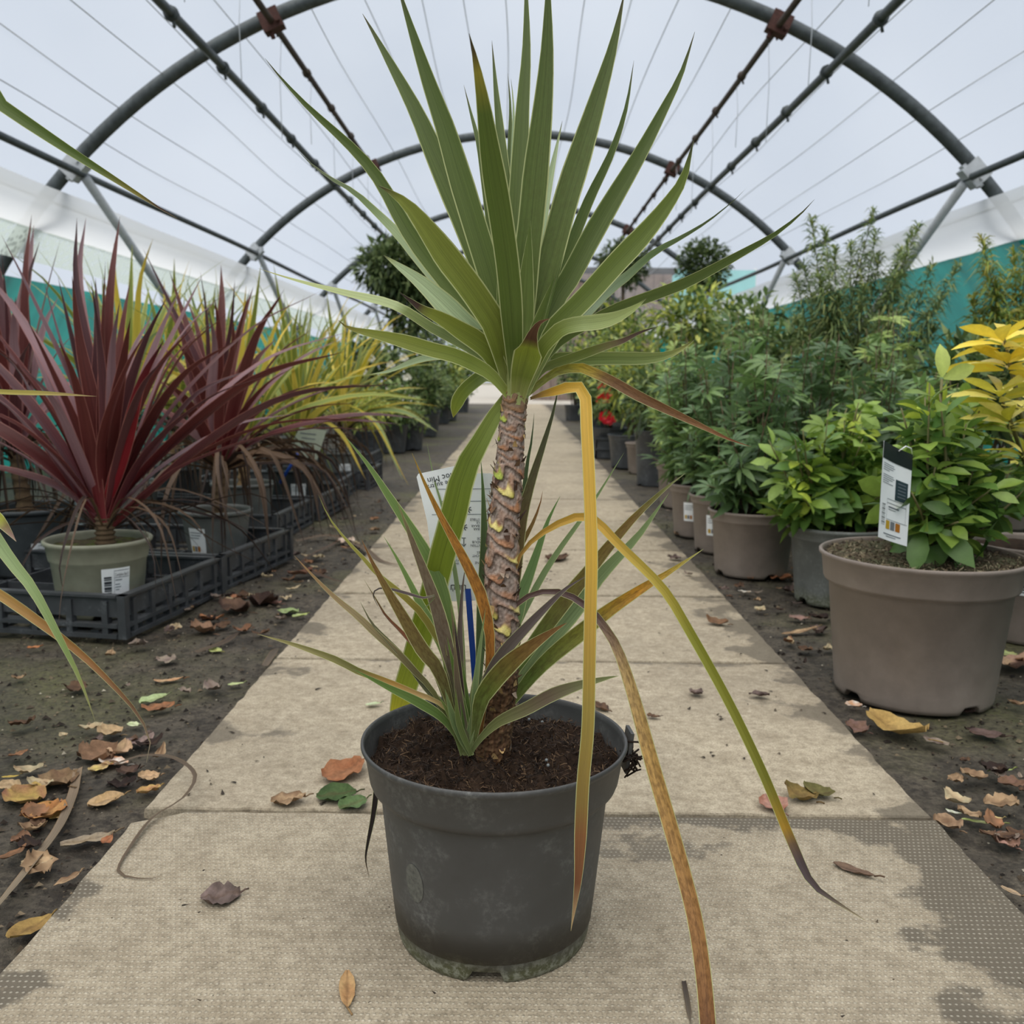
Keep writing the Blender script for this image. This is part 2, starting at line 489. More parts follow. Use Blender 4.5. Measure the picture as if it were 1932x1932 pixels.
# concrete path: one slab after another
path = obj('paved_path', None)
tag(path, 'straight path of worn concrete slabs down the tunnel', None, kind='structure')
path.empty_display_size = 0.1
PX0, PX1 = -0.432, 0.484
pc = (PX0 + PX1) / 2
joints = [-0.77, -0.165, 0.435, 1.033, 1.633, 2.150, 2.735, 3.32]
while joints[-1] < 17.6: joints.append(joints[-1] + 0.59 + random.uniform(-0.02, 0.02))
def slab(y0, y1, mat, chips, dx=0.0, dz=0.0, seed=0):
    rnd = random.Random(seed)
    w2, d2 = (PX1 - PX0) / 2, (y1 - y0) / 2 - 0.0055
    pts = []
    def edge(ax, ay, bx, by, n):
        for i in range(n):
            t = i / n
            j = 0.0016 if 0 < i else 0
            nxn, nyn = (by - ay), -(bx - ax)
            ln = math.hypot(nxn, nyn)
            q = -abs(rnd.gauss(0, j))
            pts.append((ax + (bx - ax) * t + nxn / ln * q, ay + (by - ay) * t + nyn / ln * q))
    cs = {'fl': (-w2, -d2), 'fr': (w2, -d2), 'br': (w2, d2), 'bl': (-w2, d2)}
    corners = []
    for k in ('fl', 'fr', 'br', 'bl'):
        x, y = cs[k]
        ch = chips.get(k)
        if ch:
            sx, sy = (1 if x < 0 else -1), (1 if y < 0 else -1)
            a, b2 = (x, y + sy * ch[1]), (x + sx * ch[0], y)
            corners += [a, b2] if k in ('fl', 'br') else [b2, a]
        else:
            corners.append((x, y))
    for i, p in enumerate(corners):
        q = corners[(i + 1) % len(corners)]
        L = math.hypot(q[0] - p[0], q[1] - p[1])
        edge(*p, *q, max(1, int(L / 0.02)))
    m = MB()
    n = len(pts)
    rings = [(1.0, -0.05), (1.0, -0.006), (0.9985, -0.0022), (0.994, 0.0)]
    base = 0
    for s_, z in rings:
        for x, y in pts:
            m.v.append((x * s_, y * s_, z)); m.c.append((1, 1, 1, 0)); m.s.append((0, 0, 0))
    for r_ in range(len(rings) - 1):
        for i in range(n):
            k = (i + 1) % n
            m.f.append((r_ * n + i, r_ * n + k, (r_ + 1) * n + k, (r_ + 1) * n + i))
    m.f.append(tuple((len(rings) - 1) * n + i for i in range(n)))
    o = m.build('paving_slab', mat, path, False)
    o.location = (pc + dx, (y0 + y1) / 2, dz)
    return o
for i in range(len(joints) - 1):
    ch = {}
    if i == 2: ch = {'bl': (0.055, 0.03)}
    slab(joints[i], joints[i + 1], M_SLABP if i in (1, 2) else M_SLAB, ch, random.uniform(-0.006, 0.006) if i > 4 else 0, random.uniform(-0.002, 0.0) if i != 2 else 0.002, i)

# yard outside the far end
y_ = MB()
y_.box((-14, 18.0, -0.05), (14, 60, -0.005))
tag(y_.build('yard_ground', plain('yard_concrete', c(176, 170, 160), 0.9, 0.08, 3), None, False), 'pale concrete yard beyond the tunnel end', None, kind='structure')
g2 = MB()
g2.box((-40, -20, -0.25), (40, 90, -0.06))
tag(g2.build('outside_ground', plain('outside_soil', c(120, 116, 92), 0.95, 0.2, 2), None, False), 'open ground around the tunnel', None, kind='structure')

def shell(name, rr, a0, a1, n, y0, y1, ny, mat, label, sag=0.0, wob=0.0):
    m = MB()
    P = []
    for j in range(ny + 1):
        y = y0 + (y1 - y0) * j / ny
        ph = ((y - 4.3) / 2.85) % 1.0
        row = []
        for i in range(n + 1):
            a = a0 + (a1 - a0) * i / n
            r = (rr(a) if callable(rr) else rr) - sag * math.sin(PI * ph)
            if wob: r += wob * noise.noise(Vector((a * 9, y * 1.7, 3)))
            x, z = arc(r, a)
            row.append((x, y, z))
        P.append(row)
    m.grid(P)
    return tag(m.build(name, mat), label, None, kind='structure')
YA, YB = HOOPS[0], HOOPS[-1]
shell('ceiling', 2.785, -A_EAVE, A_EAVE, 40, YA, YB, 64, M_FILM, 'clear polythene film stretched over the hoops', 0.02)
# side skirts: a milky rolled band, then netting down to the soil
ZL = lambda z, r=2.70: math.acos((z - CZ) / r)
for sgn, nm in ((-1, 'left'), (1, 'right')):
    if sgn > 0:
        a1, a2 = ZL(1.285), ZL(1.10)
        shell('trim_1', lambda a: 2.705 - 0.05 * math.sin(PI * (a - a1) / (a2 - a1)), a1, a2, 8, YA, YB, 60, M_SKIRT, 'milky rolled plastic band along the right eaves', 0, 0.02)
        shell('wall_right', 2.70, a2 - 0.004, A_GROUND + 0.03, 10, YA, YB, 50, M_NET, 'teal windbreak netting along the right side', 0, 0.03)
    else:
        a1, a2, a3, a4 = ZL(1.285), ZL(1.12), ZL(1.00), ZL(0.925)
        shell('trim_2', lambda a: 2.705 - 0.05 * math.sin(PI * (-a - a1) / (a2 - a1)), -a1, -a2, 8, YA, YB, 60, M_SKIRT, 'milky rolled plastic band along the left eaves', 0, 0.02)
        shell('trim_3', 2.70, -a2 + 0.004, -a3, 4, YA, YB, 60, M_BUBBLE, 'bubble-textured clear strip under the left eaves', 0, 0.02)
        shell('wall_left', 2.70, -a4, -A_GROUND - 0.03, 10, YA, YB, 50, M_NET, 'teal windbreak netting along the left side', 0, 0.03)

ORD = ['', '', '', 'nearest grey steel hoop arching over the path', 'second grey steel hoop, behind the main plant crown', 'third steel hoop down the tunnel', 'fourth steel hoop down the tunnel', 'farthest steel hoop at the open end']
for k, y in enumerate(HOOPS):
    if k < 2: continue
    lab = ORD[k] or 'grey steel hoop overhead near the camera'
    t = thing('tunnel_hoop', lab, 'hoop', (CX, y, 0), 0, 'steel hoops of the tunnel')
    m = MB()
    n = 72
    m.tube([(arc(RAD, -A_GROUND + 2 * A_GROUND * i / n)[0] - CX, 0, arc(RAD, -A_GROUND + 2 * A_GROUND * i / n)[1]) for i in range(n + 1)], 0.030, 12)
    m.build('hoop_tube', M_STEEL, t)
    for sgn in (-1, 1):
        x, z = arc(RAD - 0.02, sgn * A_NODE)
        m = MB()
        R_ = Matrix.Translation((x - CX, 0, z)) @ Matrix.Rotation(sgn * A_NODE, 4, 'Y')
        m.box((-0.05, -0.032, -0.038), (0.05, 0.032, 0.05), R_)
        m.box((-0.062, -0.02, -0.02), (0.062, 0.02, 0.035), R_)
        m.tube([R_ @ Vector((0.03, -0.045, 0)), R_ @ Vector((0.03, 0.045, 0))], 0.009, 8)
        m.build('side_bracket', M_STEELL, t, False)
        x, z = arc(RAD - 0.012, sgn * 0.408)
        m = MB()
        R_ = Matrix.Translation((x - CX, 0, z)) @ Matrix.Rotation(sgn * 0.408, 4, 'Y')
        m.box((-0.045, -0.03, -0.045), (0.045, 0.03, 0.04), R_)
        m.tube([R_ @ Vector((-0.02, 0, -0.07)), R_ @ Vector((-0.02, 0, 0.05))], 0.01, 8)
        m.tube([R_ @ Vector((0.03, -0.05, -0.02)), R_ @ Vector((0.03, 0.05, -0.02))], 0.01, 8)
        m.build('roof_clamp', M_CLAMP, t, False)
        if k < len(HOOPS) - 1:
            x0, z0 = arc(RAD - 0.06, sgn * A_NODE)
            x1, z1 = CX + sgn * 1.93, 0.0
            m = MB()
            m.tube([(x0 - CX, 0.02, z0 - 0.01), (x1 - CX, 2.80, z1 + 0.02)], 0.021, 10)
            m.build('diagonal_brace', M_STEELL, t)

YL0, YL1 = HOOPS[1], HOOPS[-1]
def pipe(name, label, cat, a, r, rad, mat, group=None, y0=None, y1=None, knots=None):
    x, z = arc(r, a)
    m = MB()
    y0 = YL0 if y0 is None else y0
    y1 = YL1 if y1 is None else y1
    ys = [y0 + (y1 - y0) * i / 24 for i in range(25)]
    m.tube([(0, y - y0, 0.006 * math.sin(y * 1.3 + a * 9)) for y in ys], rad, 8)
    if knots:
        t = thing(name, label, cat, (x, y0, z), 0, group)
        m.build('tube', mat, t)
        y = 3.1
        while y < 12:
            kx = MB()
            kx.tube([(0, y - y0 - 0.012, 0), (0, y - y0 + 0.012, 0)], rad * 1.55, 8)
            kx.tube([(0, y - y0, 0), (0.01, y - y0, -rad * 2.6)], rad * 0.35, 5)
            kx.build('string_tie', mat, t)
            y += 0.62
        return t
    o = m.build(name, mat)
    o.location = (x, y0, z)
    return tag(o, label, cat, group)
for sgn, s_ in ((-1, 'left'), (1, 'right')):
    pipe('side_purlin', f'thin steel purlin along the {s_} side brackets', 'purlin', sgn * A_NODE, RAD - 0.045, 0.016, M_STEEL)
    pipe('roof_purlin', f'dark rusty purlin through the {s_} roof clamps', 'purlin', sgn * 0.408, RAD - 0.028, 0.0145, M_RUST, None, None, None, True)
    pipe('crop_bar', f'grey crop bar slung under the hoops, {s_} of the path', 'crop bar', sgn * 0.512, RAD - 0.075, 0.0185, M_STEEL, None, None, None, True)
    # strings hung between the roof purlin and the crop bar
    xa, za = arc(RAD - 0.03, sgn * 0.408)
    xb, zb = arc(RAD - 0.075, sgn * 0.512)
    for i in range(9):
        y = 3.2 + i * 0.62
        m = MB()
        L = 0.30 + 0.12 * ((i * 7) % 3) / 2
        m.tube([(0, 0, 0), (sgn * 0.012, 0.01, -L * 0.4), (sgn * 0.006, 0, -L)], 0.0016, 5)
        o = m.build('hanging_string', M_WIRE)
        o.location = (xa, y, za - 0.014)
        tag(o, f'thin pale string hanging from the {s_} roof purlin', 'string', f'strings hanging from the {s_} roof purlin')
wa = [-0.745, -0.68, -0.60, -0.535, -0.46, -0.345, -0.26, -0.175, -0.10, -0.035, 0.04, 0.105, 0.175, 0.25, 0.335, 0.46, 0.535, 0.605, 0.68, 0.745]
for a in wa:
    m = MB()
    x, z = arc(2.775, a)
    m.tube([(0.012 * math.sin(y * 1.7 + a * 31), y - YL0, 0.006 * math.sin(y * 2.3 + a * 17)) for y in [YL0 + (YL1 - YL0) * i / 60 for i in range(61)]], 0.0024, 5)
    o = m.build('roof_wire', M_WIRE)
    o.location = (x, YL0, z)
    tag(o, 'thin pale wire running lengthwise under the roof film', 'wire', 'lengthwise roof wires')
for sgn, s_ in ((-1, 'left'), (1, 'right')):
    pipe('eaves_rail', f'thin rail at the {s_} eaves above the plastic band', 'rail', sgn * (A_EAVE + 0.006), RAD - 0.02, 0.007, M_STEELL)

# beyond the open end: a boarded shed, a pale windbreak, a post
t = thing('boarded_shed', 'weathered brown boarded shed beyond the tunnel end', 'shed', (2.35, 21.0, 0))
M_BOARD = plain('weathered_board', c(128, 112, 104), 0.9, 0.2, 6)
for i in range(15):
    m = MB()
    m.box((-2.05 + i * 0.2, -0.02, 0), (-1.86 + i * 0.2, 0.02 + 0.006 * (i % 2), 2.72))
    m.build('board', M_BOARD, t, False)
m = MB(); m.box((-2.1, 0, 2.72), (1.0, 2.4, 2.86)); m.build('roof', plain('felt_roof', c(60, 60, 62), 0.9), t, False)
m = MB(); m.box((-2.04, 0.03, 0), (0.94, 2.3, 2.72)); m.build('body', M_BOARD, t, False)
t = thing('windbreak_screen', 'pale turquoise windbreak screen beyond the tunnel end', 'screen', (4.3, 23.5, 0))
m = MB(); m.box((-1.6, -0.01, 0.3), (1.4, 0.01, 3.1)); m.build('mesh_sheet', plain('pale_mesh', c(150, 214, 214), 0.8, 0.06, 4), t, False)
for x in (-1.6, -0.6, 0.4, 1.4):
    m = MB(); m.tube([(x, 0.03, 0), (x, 0.03, 3.15)], 0.04, 8); m.build('post', M_STEELL, t)
m = MB(); m.tube([(0, 0, 0), (0, 0, 2.1)], 0.03, 8)
o = m.build('roof_post', M_STEELL); o.location = (1.28, HOOPS[-1] - 1.0, 0)
tag(o, 'slim pale post standing right of the path near the far end', 'post')

# ------------------------------------------------------------------ leaf blades
def crom(pts, n):
    pts = [np.array(p, dtype=float) for p in pts]
    seg = [0.0]
    for i in range(1, len(pts)):
        seg.append(seg[-1] + max(1e-6, float(np.linalg.norm(pts[i] - pts[i - 1]))))
    T = seg[-1]
    P = [2 * pts[0] - pts[1]] + pts + [2 * pts[-1] - pts[-2]]
    out = []
    for k in range(n + 1):
        s = T * k / n
        i = 0
        while i < len(pts) - 2 and s > seg[i + 1]: i += 1
        t = (s - seg[i]) / (seg[i + 1] - seg[i])
        a, b2, c2, d = P[i], P[i + 1], P[i + 2], P[i + 3]
        out.append(0.5 * ((2 * b2) + (c2 - a) * t + (2 * a - 5 * b2 + 4 * c2 - d) * t * t + (3 * b2 - a - 3 * c2 + d) * t ** 3))
    return out
def colour_at(stops, t):
    if t <= stops[0][0]: return stops[0][1]
    for (a, ca), (b2, cb) in zip(stops, stops[1:]):
        if t <= b2: return mixc(ca, cb, (t - a) / max(1e-6, b2 - a))
    return stops[-1][1]
def blade(name, pts, hw, stops, mat, parent, face=None, roll=0.0, twist=0.0, fold=0.25, spot=0.0, base=0.6, wide=0.3, tip0=0.5, tp=1.25, n=18, nc=5, wfun=None, rnd=None):
    """A strap leaf: a channelled ribbon along pts, hw its half width, face the side its broad face looks to."""
    P = crom(pts, n)
    P = [Vector(p) for p in P]
    rnd = random.random() if rnd is None else rnd
    G, Cc, St = [], [], []
    L = 0.0
    prevS = None
    for i, p in enumerate(P):
        t = i / n
        T = (P[min(i + 1, n)] - P[max(i - 1, 0)]).normalized()
        if i: L += (P[i] - P[i - 1]).length
        fdir = (Vector((0, 0, H)) - p).normalized() if face is None else Vector(face)
        Sd = T.cross(fdir)
        if Sd.length < 0.12 and prevS is not None: Sd = prevS - T * prevS.dot(T)
        Sd.normalize()
        if prevS is not None and Sd.dot(prevS) < 0: Sd = -Sd
        prevS = Sd.copy()
        Sd = Matrix.Rotation(roll + twist * t, 3, T) @ Sd
        N = Sd.cross(T).normalized()
        h = hw(t) if callable(hw) else hw
        if wfun is None:
            k = base + (1 - base) * sm(0, wide, t)
            if t > tip0: k *= max(0.0, 1 - ((t - tip0) / (1 - tip0)) ** tp)
        else: k = wfun(t)
        h *= max(k, 0.012)
        row, rc, rs = [], [], []
        col = colour_at(stops, t)
        for j in range(nc):
            u = -1 + 2 * j / (nc - 1)
            row.append(p + Sd * (u * h) - N * (fold * h * (1 - abs(u))))
            rc.append((*col, spot)); rs.append((u, L, rnd))
        G.append(row); Cc.append(rc); St.append(rs)
    m = MB()
    m.grid(G, Cc, St)
    return m.build(name, mat, parent)

# ------------------------------------------------------------------ the cabbage palm in the middle of the path
POTC = at(932, 1560, 0.806)
POTC = Vector((POTC.x, 0.806, 0.002))
Y0 = POTC.y
plant = thing('potted_cabbage_palm', 'tall green cabbage palm in a dark grey pot on the path', 'potted plant', POTC)
def rel(p): return Vector(p) - POTC
def pxm(Y): return (Y * fw.y + 0.25 * -fw.z) / F    # metres per pixel at distance Y

pot = MB()
RR, ZT = 0.1165, 0.181
prof = [(0.0, 0.012), (0.075, 0.012), (0.082, 0.010), (0.0835, 0.0), (0.0855, 0.001), (0.0868, 0.006), (0.0885, 0.0185), (0.0888, 0.0190), (0.0891, 0.0185), (0.0925, 0.05), (0.0965, 0.09), (0.1008, 0.134),
        (0.1018, 0.1385), (0.1060, 0.1405), (0.1088, 0.1435), (0.1105, 0.148), (0.1145, 0.1735), (0.1166, 0.1755), (0.1180, 0.1785), (0.1178, 0.1808), (0.1165, 0.1815), (0.1150, 0.1805), (0.1143, 0.176),
        (0.1112, 0.155), (0.1070, 0.1485), (0.0985, 0.1440), (0.0972, 0.13), (0.092, 0.08), (0.086, 0.02), (0.0, 0.016)]
def notch(i, a, z):
    if 1 <= i <= 5:
        for q in (-1.62, 0.5, 2.6):
            d = abs((a - q + PI) % (2 * PI) - PI)
            k = 1 - sm(0.13, 0.19, d)
            if i in (3, 4, 5): z = max(z, 0.011 * k + z * (1 - k))
    return z
pot.lathe(prof, 144, bottom=notch)
po = pot.build('pot', M_POT, plant)
m = MB()                               # scuffed oval patch and split lip
ZR = lambda z: 0.0925 + (0.1008 - 0.0925) * (z - 0.05) / 0.084
def pot_patch(mb, rz, a0, a1, z0, z1, off, nseg=10, shape=None):
    P = []
    NR = 16 if shape else 6
    for i in range(NR + 1):
        z = z0 + (z1 - z0) * i / NR
        row = []
        for k in range(nseg + 1):
            u = k / nseg
            a = a0 + (a1 - a0) * u
            if shape == 'oval':
                w = math.sqrt(max(0, 1 - (2 * i / NR - 1) ** 2))
                a = (a0 + a1) / 2 + (a1 - a0) * (u - 0.5) * max(w, 0.02)
            r = rz(z) + off
            row.append((r * math.cos(a), r * math.sin(a), z))
        P.append(row)
    mb.grid(P)
pot_patch(m, ZR, -2.42, -2.20, 0.062, 0.098, 0.0004, 8, 'oval')
m.build('scuff_mark', plain('pale_scuff', c(96, 95, 89), 0.8, 0.3, 260), po)
m = MB()
for a in (0.10,):
    ca, sa = math.cos(a), math.sin(a)
    R_ = Matrix.Translation((0.1195 * ca, 0.1195 * sa, 0.165)) @ Matrix.Rotation(a, 4, 'Z') @ Matrix.Rotation(0.12, 4, 'Y')
    m.box((-0.001, -0.012, -0.018), (0.0022, 0.010, 0.0195), R_)
m.build('split_lip', M_POT, po, False)
m = MB()
for i in range(26):
    a = 0.02 + random.gauss(0, 0.03); z = 0.158 + random.gauss(0, 0.006); r = 0.1205 + random.uniform(0, 0.006)
    p = Vector((r * math.cos(a), r * math.sin(a), z))
    d = Vector((random.gauss(0, 1), random.gauss(0, 1), random.gauss(0, 1))).normalized() * 0.009
    k = c(46, 34, 26)
    m.tube([p - d, p + Vector((0.002, 0, 0.002)), p + d], 0.0009, 4, (*k, 0))
m.build('root_tuft', M_LIT, po)['kind'] = 'stuff'

ZS = 0.163
soil = MB()
P = []
for i in range(30):
    r = 0.1105 * i / 29
    row = []
    for k in range(96):
        a = 2 * PI * k / 96
        x, y = r * math.cos(a), r * math.sin(a)
        q = Vector((x * 45, y * 45, 0))
        z = ZS + 0.011 * noise.noise(q) + 0.009 * noise.noise(q * 2.7) + 0.0045 * noise.noise(q * 7) + 0.006 * math.exp(-((x + 0.06) ** 2 + (y - 0.03) ** 2) / 0.0012)
        z -= 0.004 * sm(0.09, 0.113, r)
        row.append((x, y, z))
    P.append(row)
soil.grid(P, None, None, True)
soil.build('compost', M_COMPOST, plant)
fb = MB()
rs = random.Random(5)
for i in range(5200):
    a, r = rs.uniform(0, 2 * PI), 0.109 * math.sqrt(rs.random())
    x, y = r * math.cos(a), r * math.sin(a)
    q = Vector((x * 45, y * 45, 0))
    z = ZS + 0.011 * noise.noise(q) + 0.009 * noise.noise(q * 2.7) + 0.0045 * noise.noise(q * 7) + 0.006 * math.exp(-((x + 0.06) ** 2 + (y - 0.03) ** 2) / 0.0012) - 0.004 * sm(0.09, 0.113, r) + rs.uniform(-0.001, 0.004)
    L = rs.uniform(0.002, 0.010)
    d = Vector((rs.gauss(0, 1), rs.gauss(0, 1), rs.gauss(0, 0.45))).normalized()
    s2 = d.cross(Vector((rs.gauss(0, .4), rs.gauss(0, .4), 1))).normalized() * rs.uniform(0.0002, 0.0006)
    p = Vector((x, y, z)); bend = Vector((rs.gauss(0, 1), rs.gauss(0, 1), rs.gauss(0, 1))) * L * 0.2
    k = rs.choice([c(52, 38, 29), c(36, 27, 21), c(74, 55, 40), c(100, 78, 56), c(58, 44, 34), c(40, 30, 24)])
    G = [[p - d * L / 2 - s2, p - d * L / 2 + s2], [p + bend - s2, p + bend + s2], [p + d * L / 2 - s2 * .5, p + d * L / 2 + s2 * .5]]
    fb.grid(G, [[(*k, 0)] * 2] * 3)
fb.build('compost_fibre', M_LIT, plant)['kind'] = 'stuff'
for x, y in ((1034, 1447), (1031, 1437), (1023, 1365), (998, 1360)):
    b_ = MB()
    prof_ = [(0.0015 * math.sin(PI * i / 6), 0.0015 - 0.0015 * math.cos(PI * i / 6)) for i in range(7)]
    b_.lathe(prof_, 10)
    q = rel(gr(x, y, ZS + 0.006)); 
    o = b_.build('feed_pellet', plain('pellet', c(128, 132, 132), 0.5) if 'pellet' not in bpy.data.materials else bpy.data.materials['pellet'], plant)
    o.location = q

# trunk with stepped leaf scars
TR = [(927, 1440, 68), (931, 1412, 66), (937, 1360, 62), (945, 1290, 62), (949, 1220, 61), (946, 1150, 64), (946, 1100, 62), (949, 1016, 57), (956, 930, 53), (961, 880, 51), (965, 820, 49), (969, 775, 47), (972, 748, 47), (974, 715, 40)]
tp3 = crom([tuple(rel(at(x, y, Y0))) + (w * pxm(Y0) / 2,) for x, y, w in TR], 300)
NT_ = 84
P, Cc = [], []
hacc = 0.0
for i, q in enumerate(tp3):
    if i: hacc += float(np.linalg.norm(q[:3] - tp3[i - 1][:3]))
    row, rc = [], []
    for k in range(NT_):
        a = 2 * PI * k / NT_
        nb = noise.noise(Vector((math.cos(a) * 2.2, math.sin(a) * 2.2, hacc * 60)))
        nf = noise.noise(Vector((math.cos(a) * 7, math.sin(a) * 7, hacc * 420)))
        nv = noise.noise(Vector((math.cos(a) * 16, math.sin(a) * 16, hacc * 90)))
        rowh = 0.0150 if hacc < 0.27 else 0.008
        u = a / (2 * PI) * 3.0 + hacc / rowh * 0.382
        fu = u - math.floor(u)
        tt = hacc / rowh + 0.85 * math.sin(PI * fu) ** 1.2 + 0.22 * nb
        fr = tt - math.floor(tt)
        cid = math.floor(tt) * 17 + math.floor(u) * 5
        hsh = (math.sin(cid * 12.9898) * 43758.5453) % 1.0
        low = 1 - sm(0.075, 0.13, hacc)
        step = (1 - fr) * (0.0027 if hacc < 0.27 else 0.0014)
        r = q[3] + (step - 0.001) * (1 - low) + low * (0.0016 * nf + 0.0012 * nb + 0.0012 * nv) + 0.0005 * nf
        x, y = q[0] + r * math.cos(a), q[1] + r * math.sin(a)
        row.append((x, y, q[2]))
        grey = mixc(c(160, 144, 134), c(110, 94, 84), 0.5 + nf)
        orange = mixc(c(182, 118, 64), c(122, 74, 42), 0.5 + 0.8 * nb + 0.4 * nf)
        pale = mixc(c(226, 208, 140), c(190, 178, 96), 0.5 + nb)
        green = c(158, 168, 76)
        inner = sm(0.2, 0.36, fu) * (1 - sm(0.64, 0.8, fu))
        col = grey
        col = mixc(col, orange, (1 - sm(0.35, 0.62, fr)) * (0.35 + 0.65 * inner) * (0.45 + 0.55 * hsh))
        if hsh > 0.5 and hacc > 0.1: 
            pp = (1 - sm(0.36, 0.5, fr + 0.25 * nb)) * inner
            col = mixc(col, green if hacc > 0.255 else pale, pp)
        col = mixc(col, c(40, 25, 17), 0.95 * (1 - sm(0.0, 0.13, fr + 0.05 * nf)) + 0.3 * sm(0.9, 1.0, fr) * 0)
        fib = mixc(mixc(c(104, 74, 50), c(52, 36, 26), 0.5 + 1.1 * nv), c(140, 112, 78), max(0, nf) * 0.7)
        col = mixc(col, fib, low)
        if hacc > 0.315: col = mixc(col, c(120, 92, 62), 0.6)
        rc.append((*[max(0.004, v) for v in col], 0))
    P.append(row); Cc.append(rc)
tm = MB(); tm.grid(P, Cc, None, True)
trunk = tm.build('trunk', M_BARK, plant)
sc = MB()                              # loose papery scales on the trunk
rs = random.Random(11)
for i in range(170):
    hh = rs.random() ** 1.3
    q = tp3[int(8 + hh * 270)]
    a = rs.uniform(0, 2 * PI)
    r = q[3] + 0.0006
    cz = Vector((math.cos(a), math.sin(a), 0)); tz = Vector((-math.sin(a), math.cos(a), 0))
    p = Vector((q[0], q[1], q[2])) + cz * r
    L, w = rs.uniform(0.003, 0.009), rs.uniform(0.0015, 0.004)
    upd = Vector((rs.gauss(0, .2), rs.gauss(0, .2), rs.choice((1, 1, -1)))).normalized()
    k = rs.choice([c(140, 122, 106), c(98, 74, 54), c(176, 144, 96), c(70, 48, 36)])
    sc.grid([[p - tz * w, p + tz * w], [p - tz * w * .8 + upd * L * .5 + cz * .0012, p + tz * w * .7 + upd * L * .5 + cz * .0012], [p - tz * w * .25 + upd * L + cz * .0032, p + tz * w * .2 + upd * L + cz * .003]], [[(*k, 0)] * 2] * 3)
sc.build('bark_scale', M_BARK, trunk)['kind'] = 'stuff'

# colour sets of the living and dying leaves
GR = [(0, c(150, 160, 98)), (0.12, c(100, 114, 58)), (0.9, c(86, 100, 52)), (1, c(74, 62, 44))]
GD = [(0, c(146, 156, 98)), (0.15, c(92, 108, 48)), (0.8, c(84, 98, 40)), (0.93, c(150, 134, 50)), (0.955, c(48, 34, 34)), (1, c(40, 28, 30))]
OL = [(0, c(150, 158, 92)), (0.2, c(104, 116, 44)), (0.9, c(122, 126, 54)), (1, c(80, 60, 40))]
PA = [(0, c(160, 172, 124)), (0.3, c(158, 176, 134)), (0.92, c(168, 182, 140)), (0.97, c(150, 150, 80)), (1, c(40, 32, 30))]
GP = [(0, c(150, 162, 108)), (0.35, c(168, 182, 150)), (0.6, c(120, 140, 92)), (1, c(60, 62, 46))]
YG = [(0, c(150, 160, 84)), (0.3, c(116, 128, 52)), (0.85, c(132, 136, 58)), (0.95, c(128, 118, 50)), (1, c(50, 36, 30))]
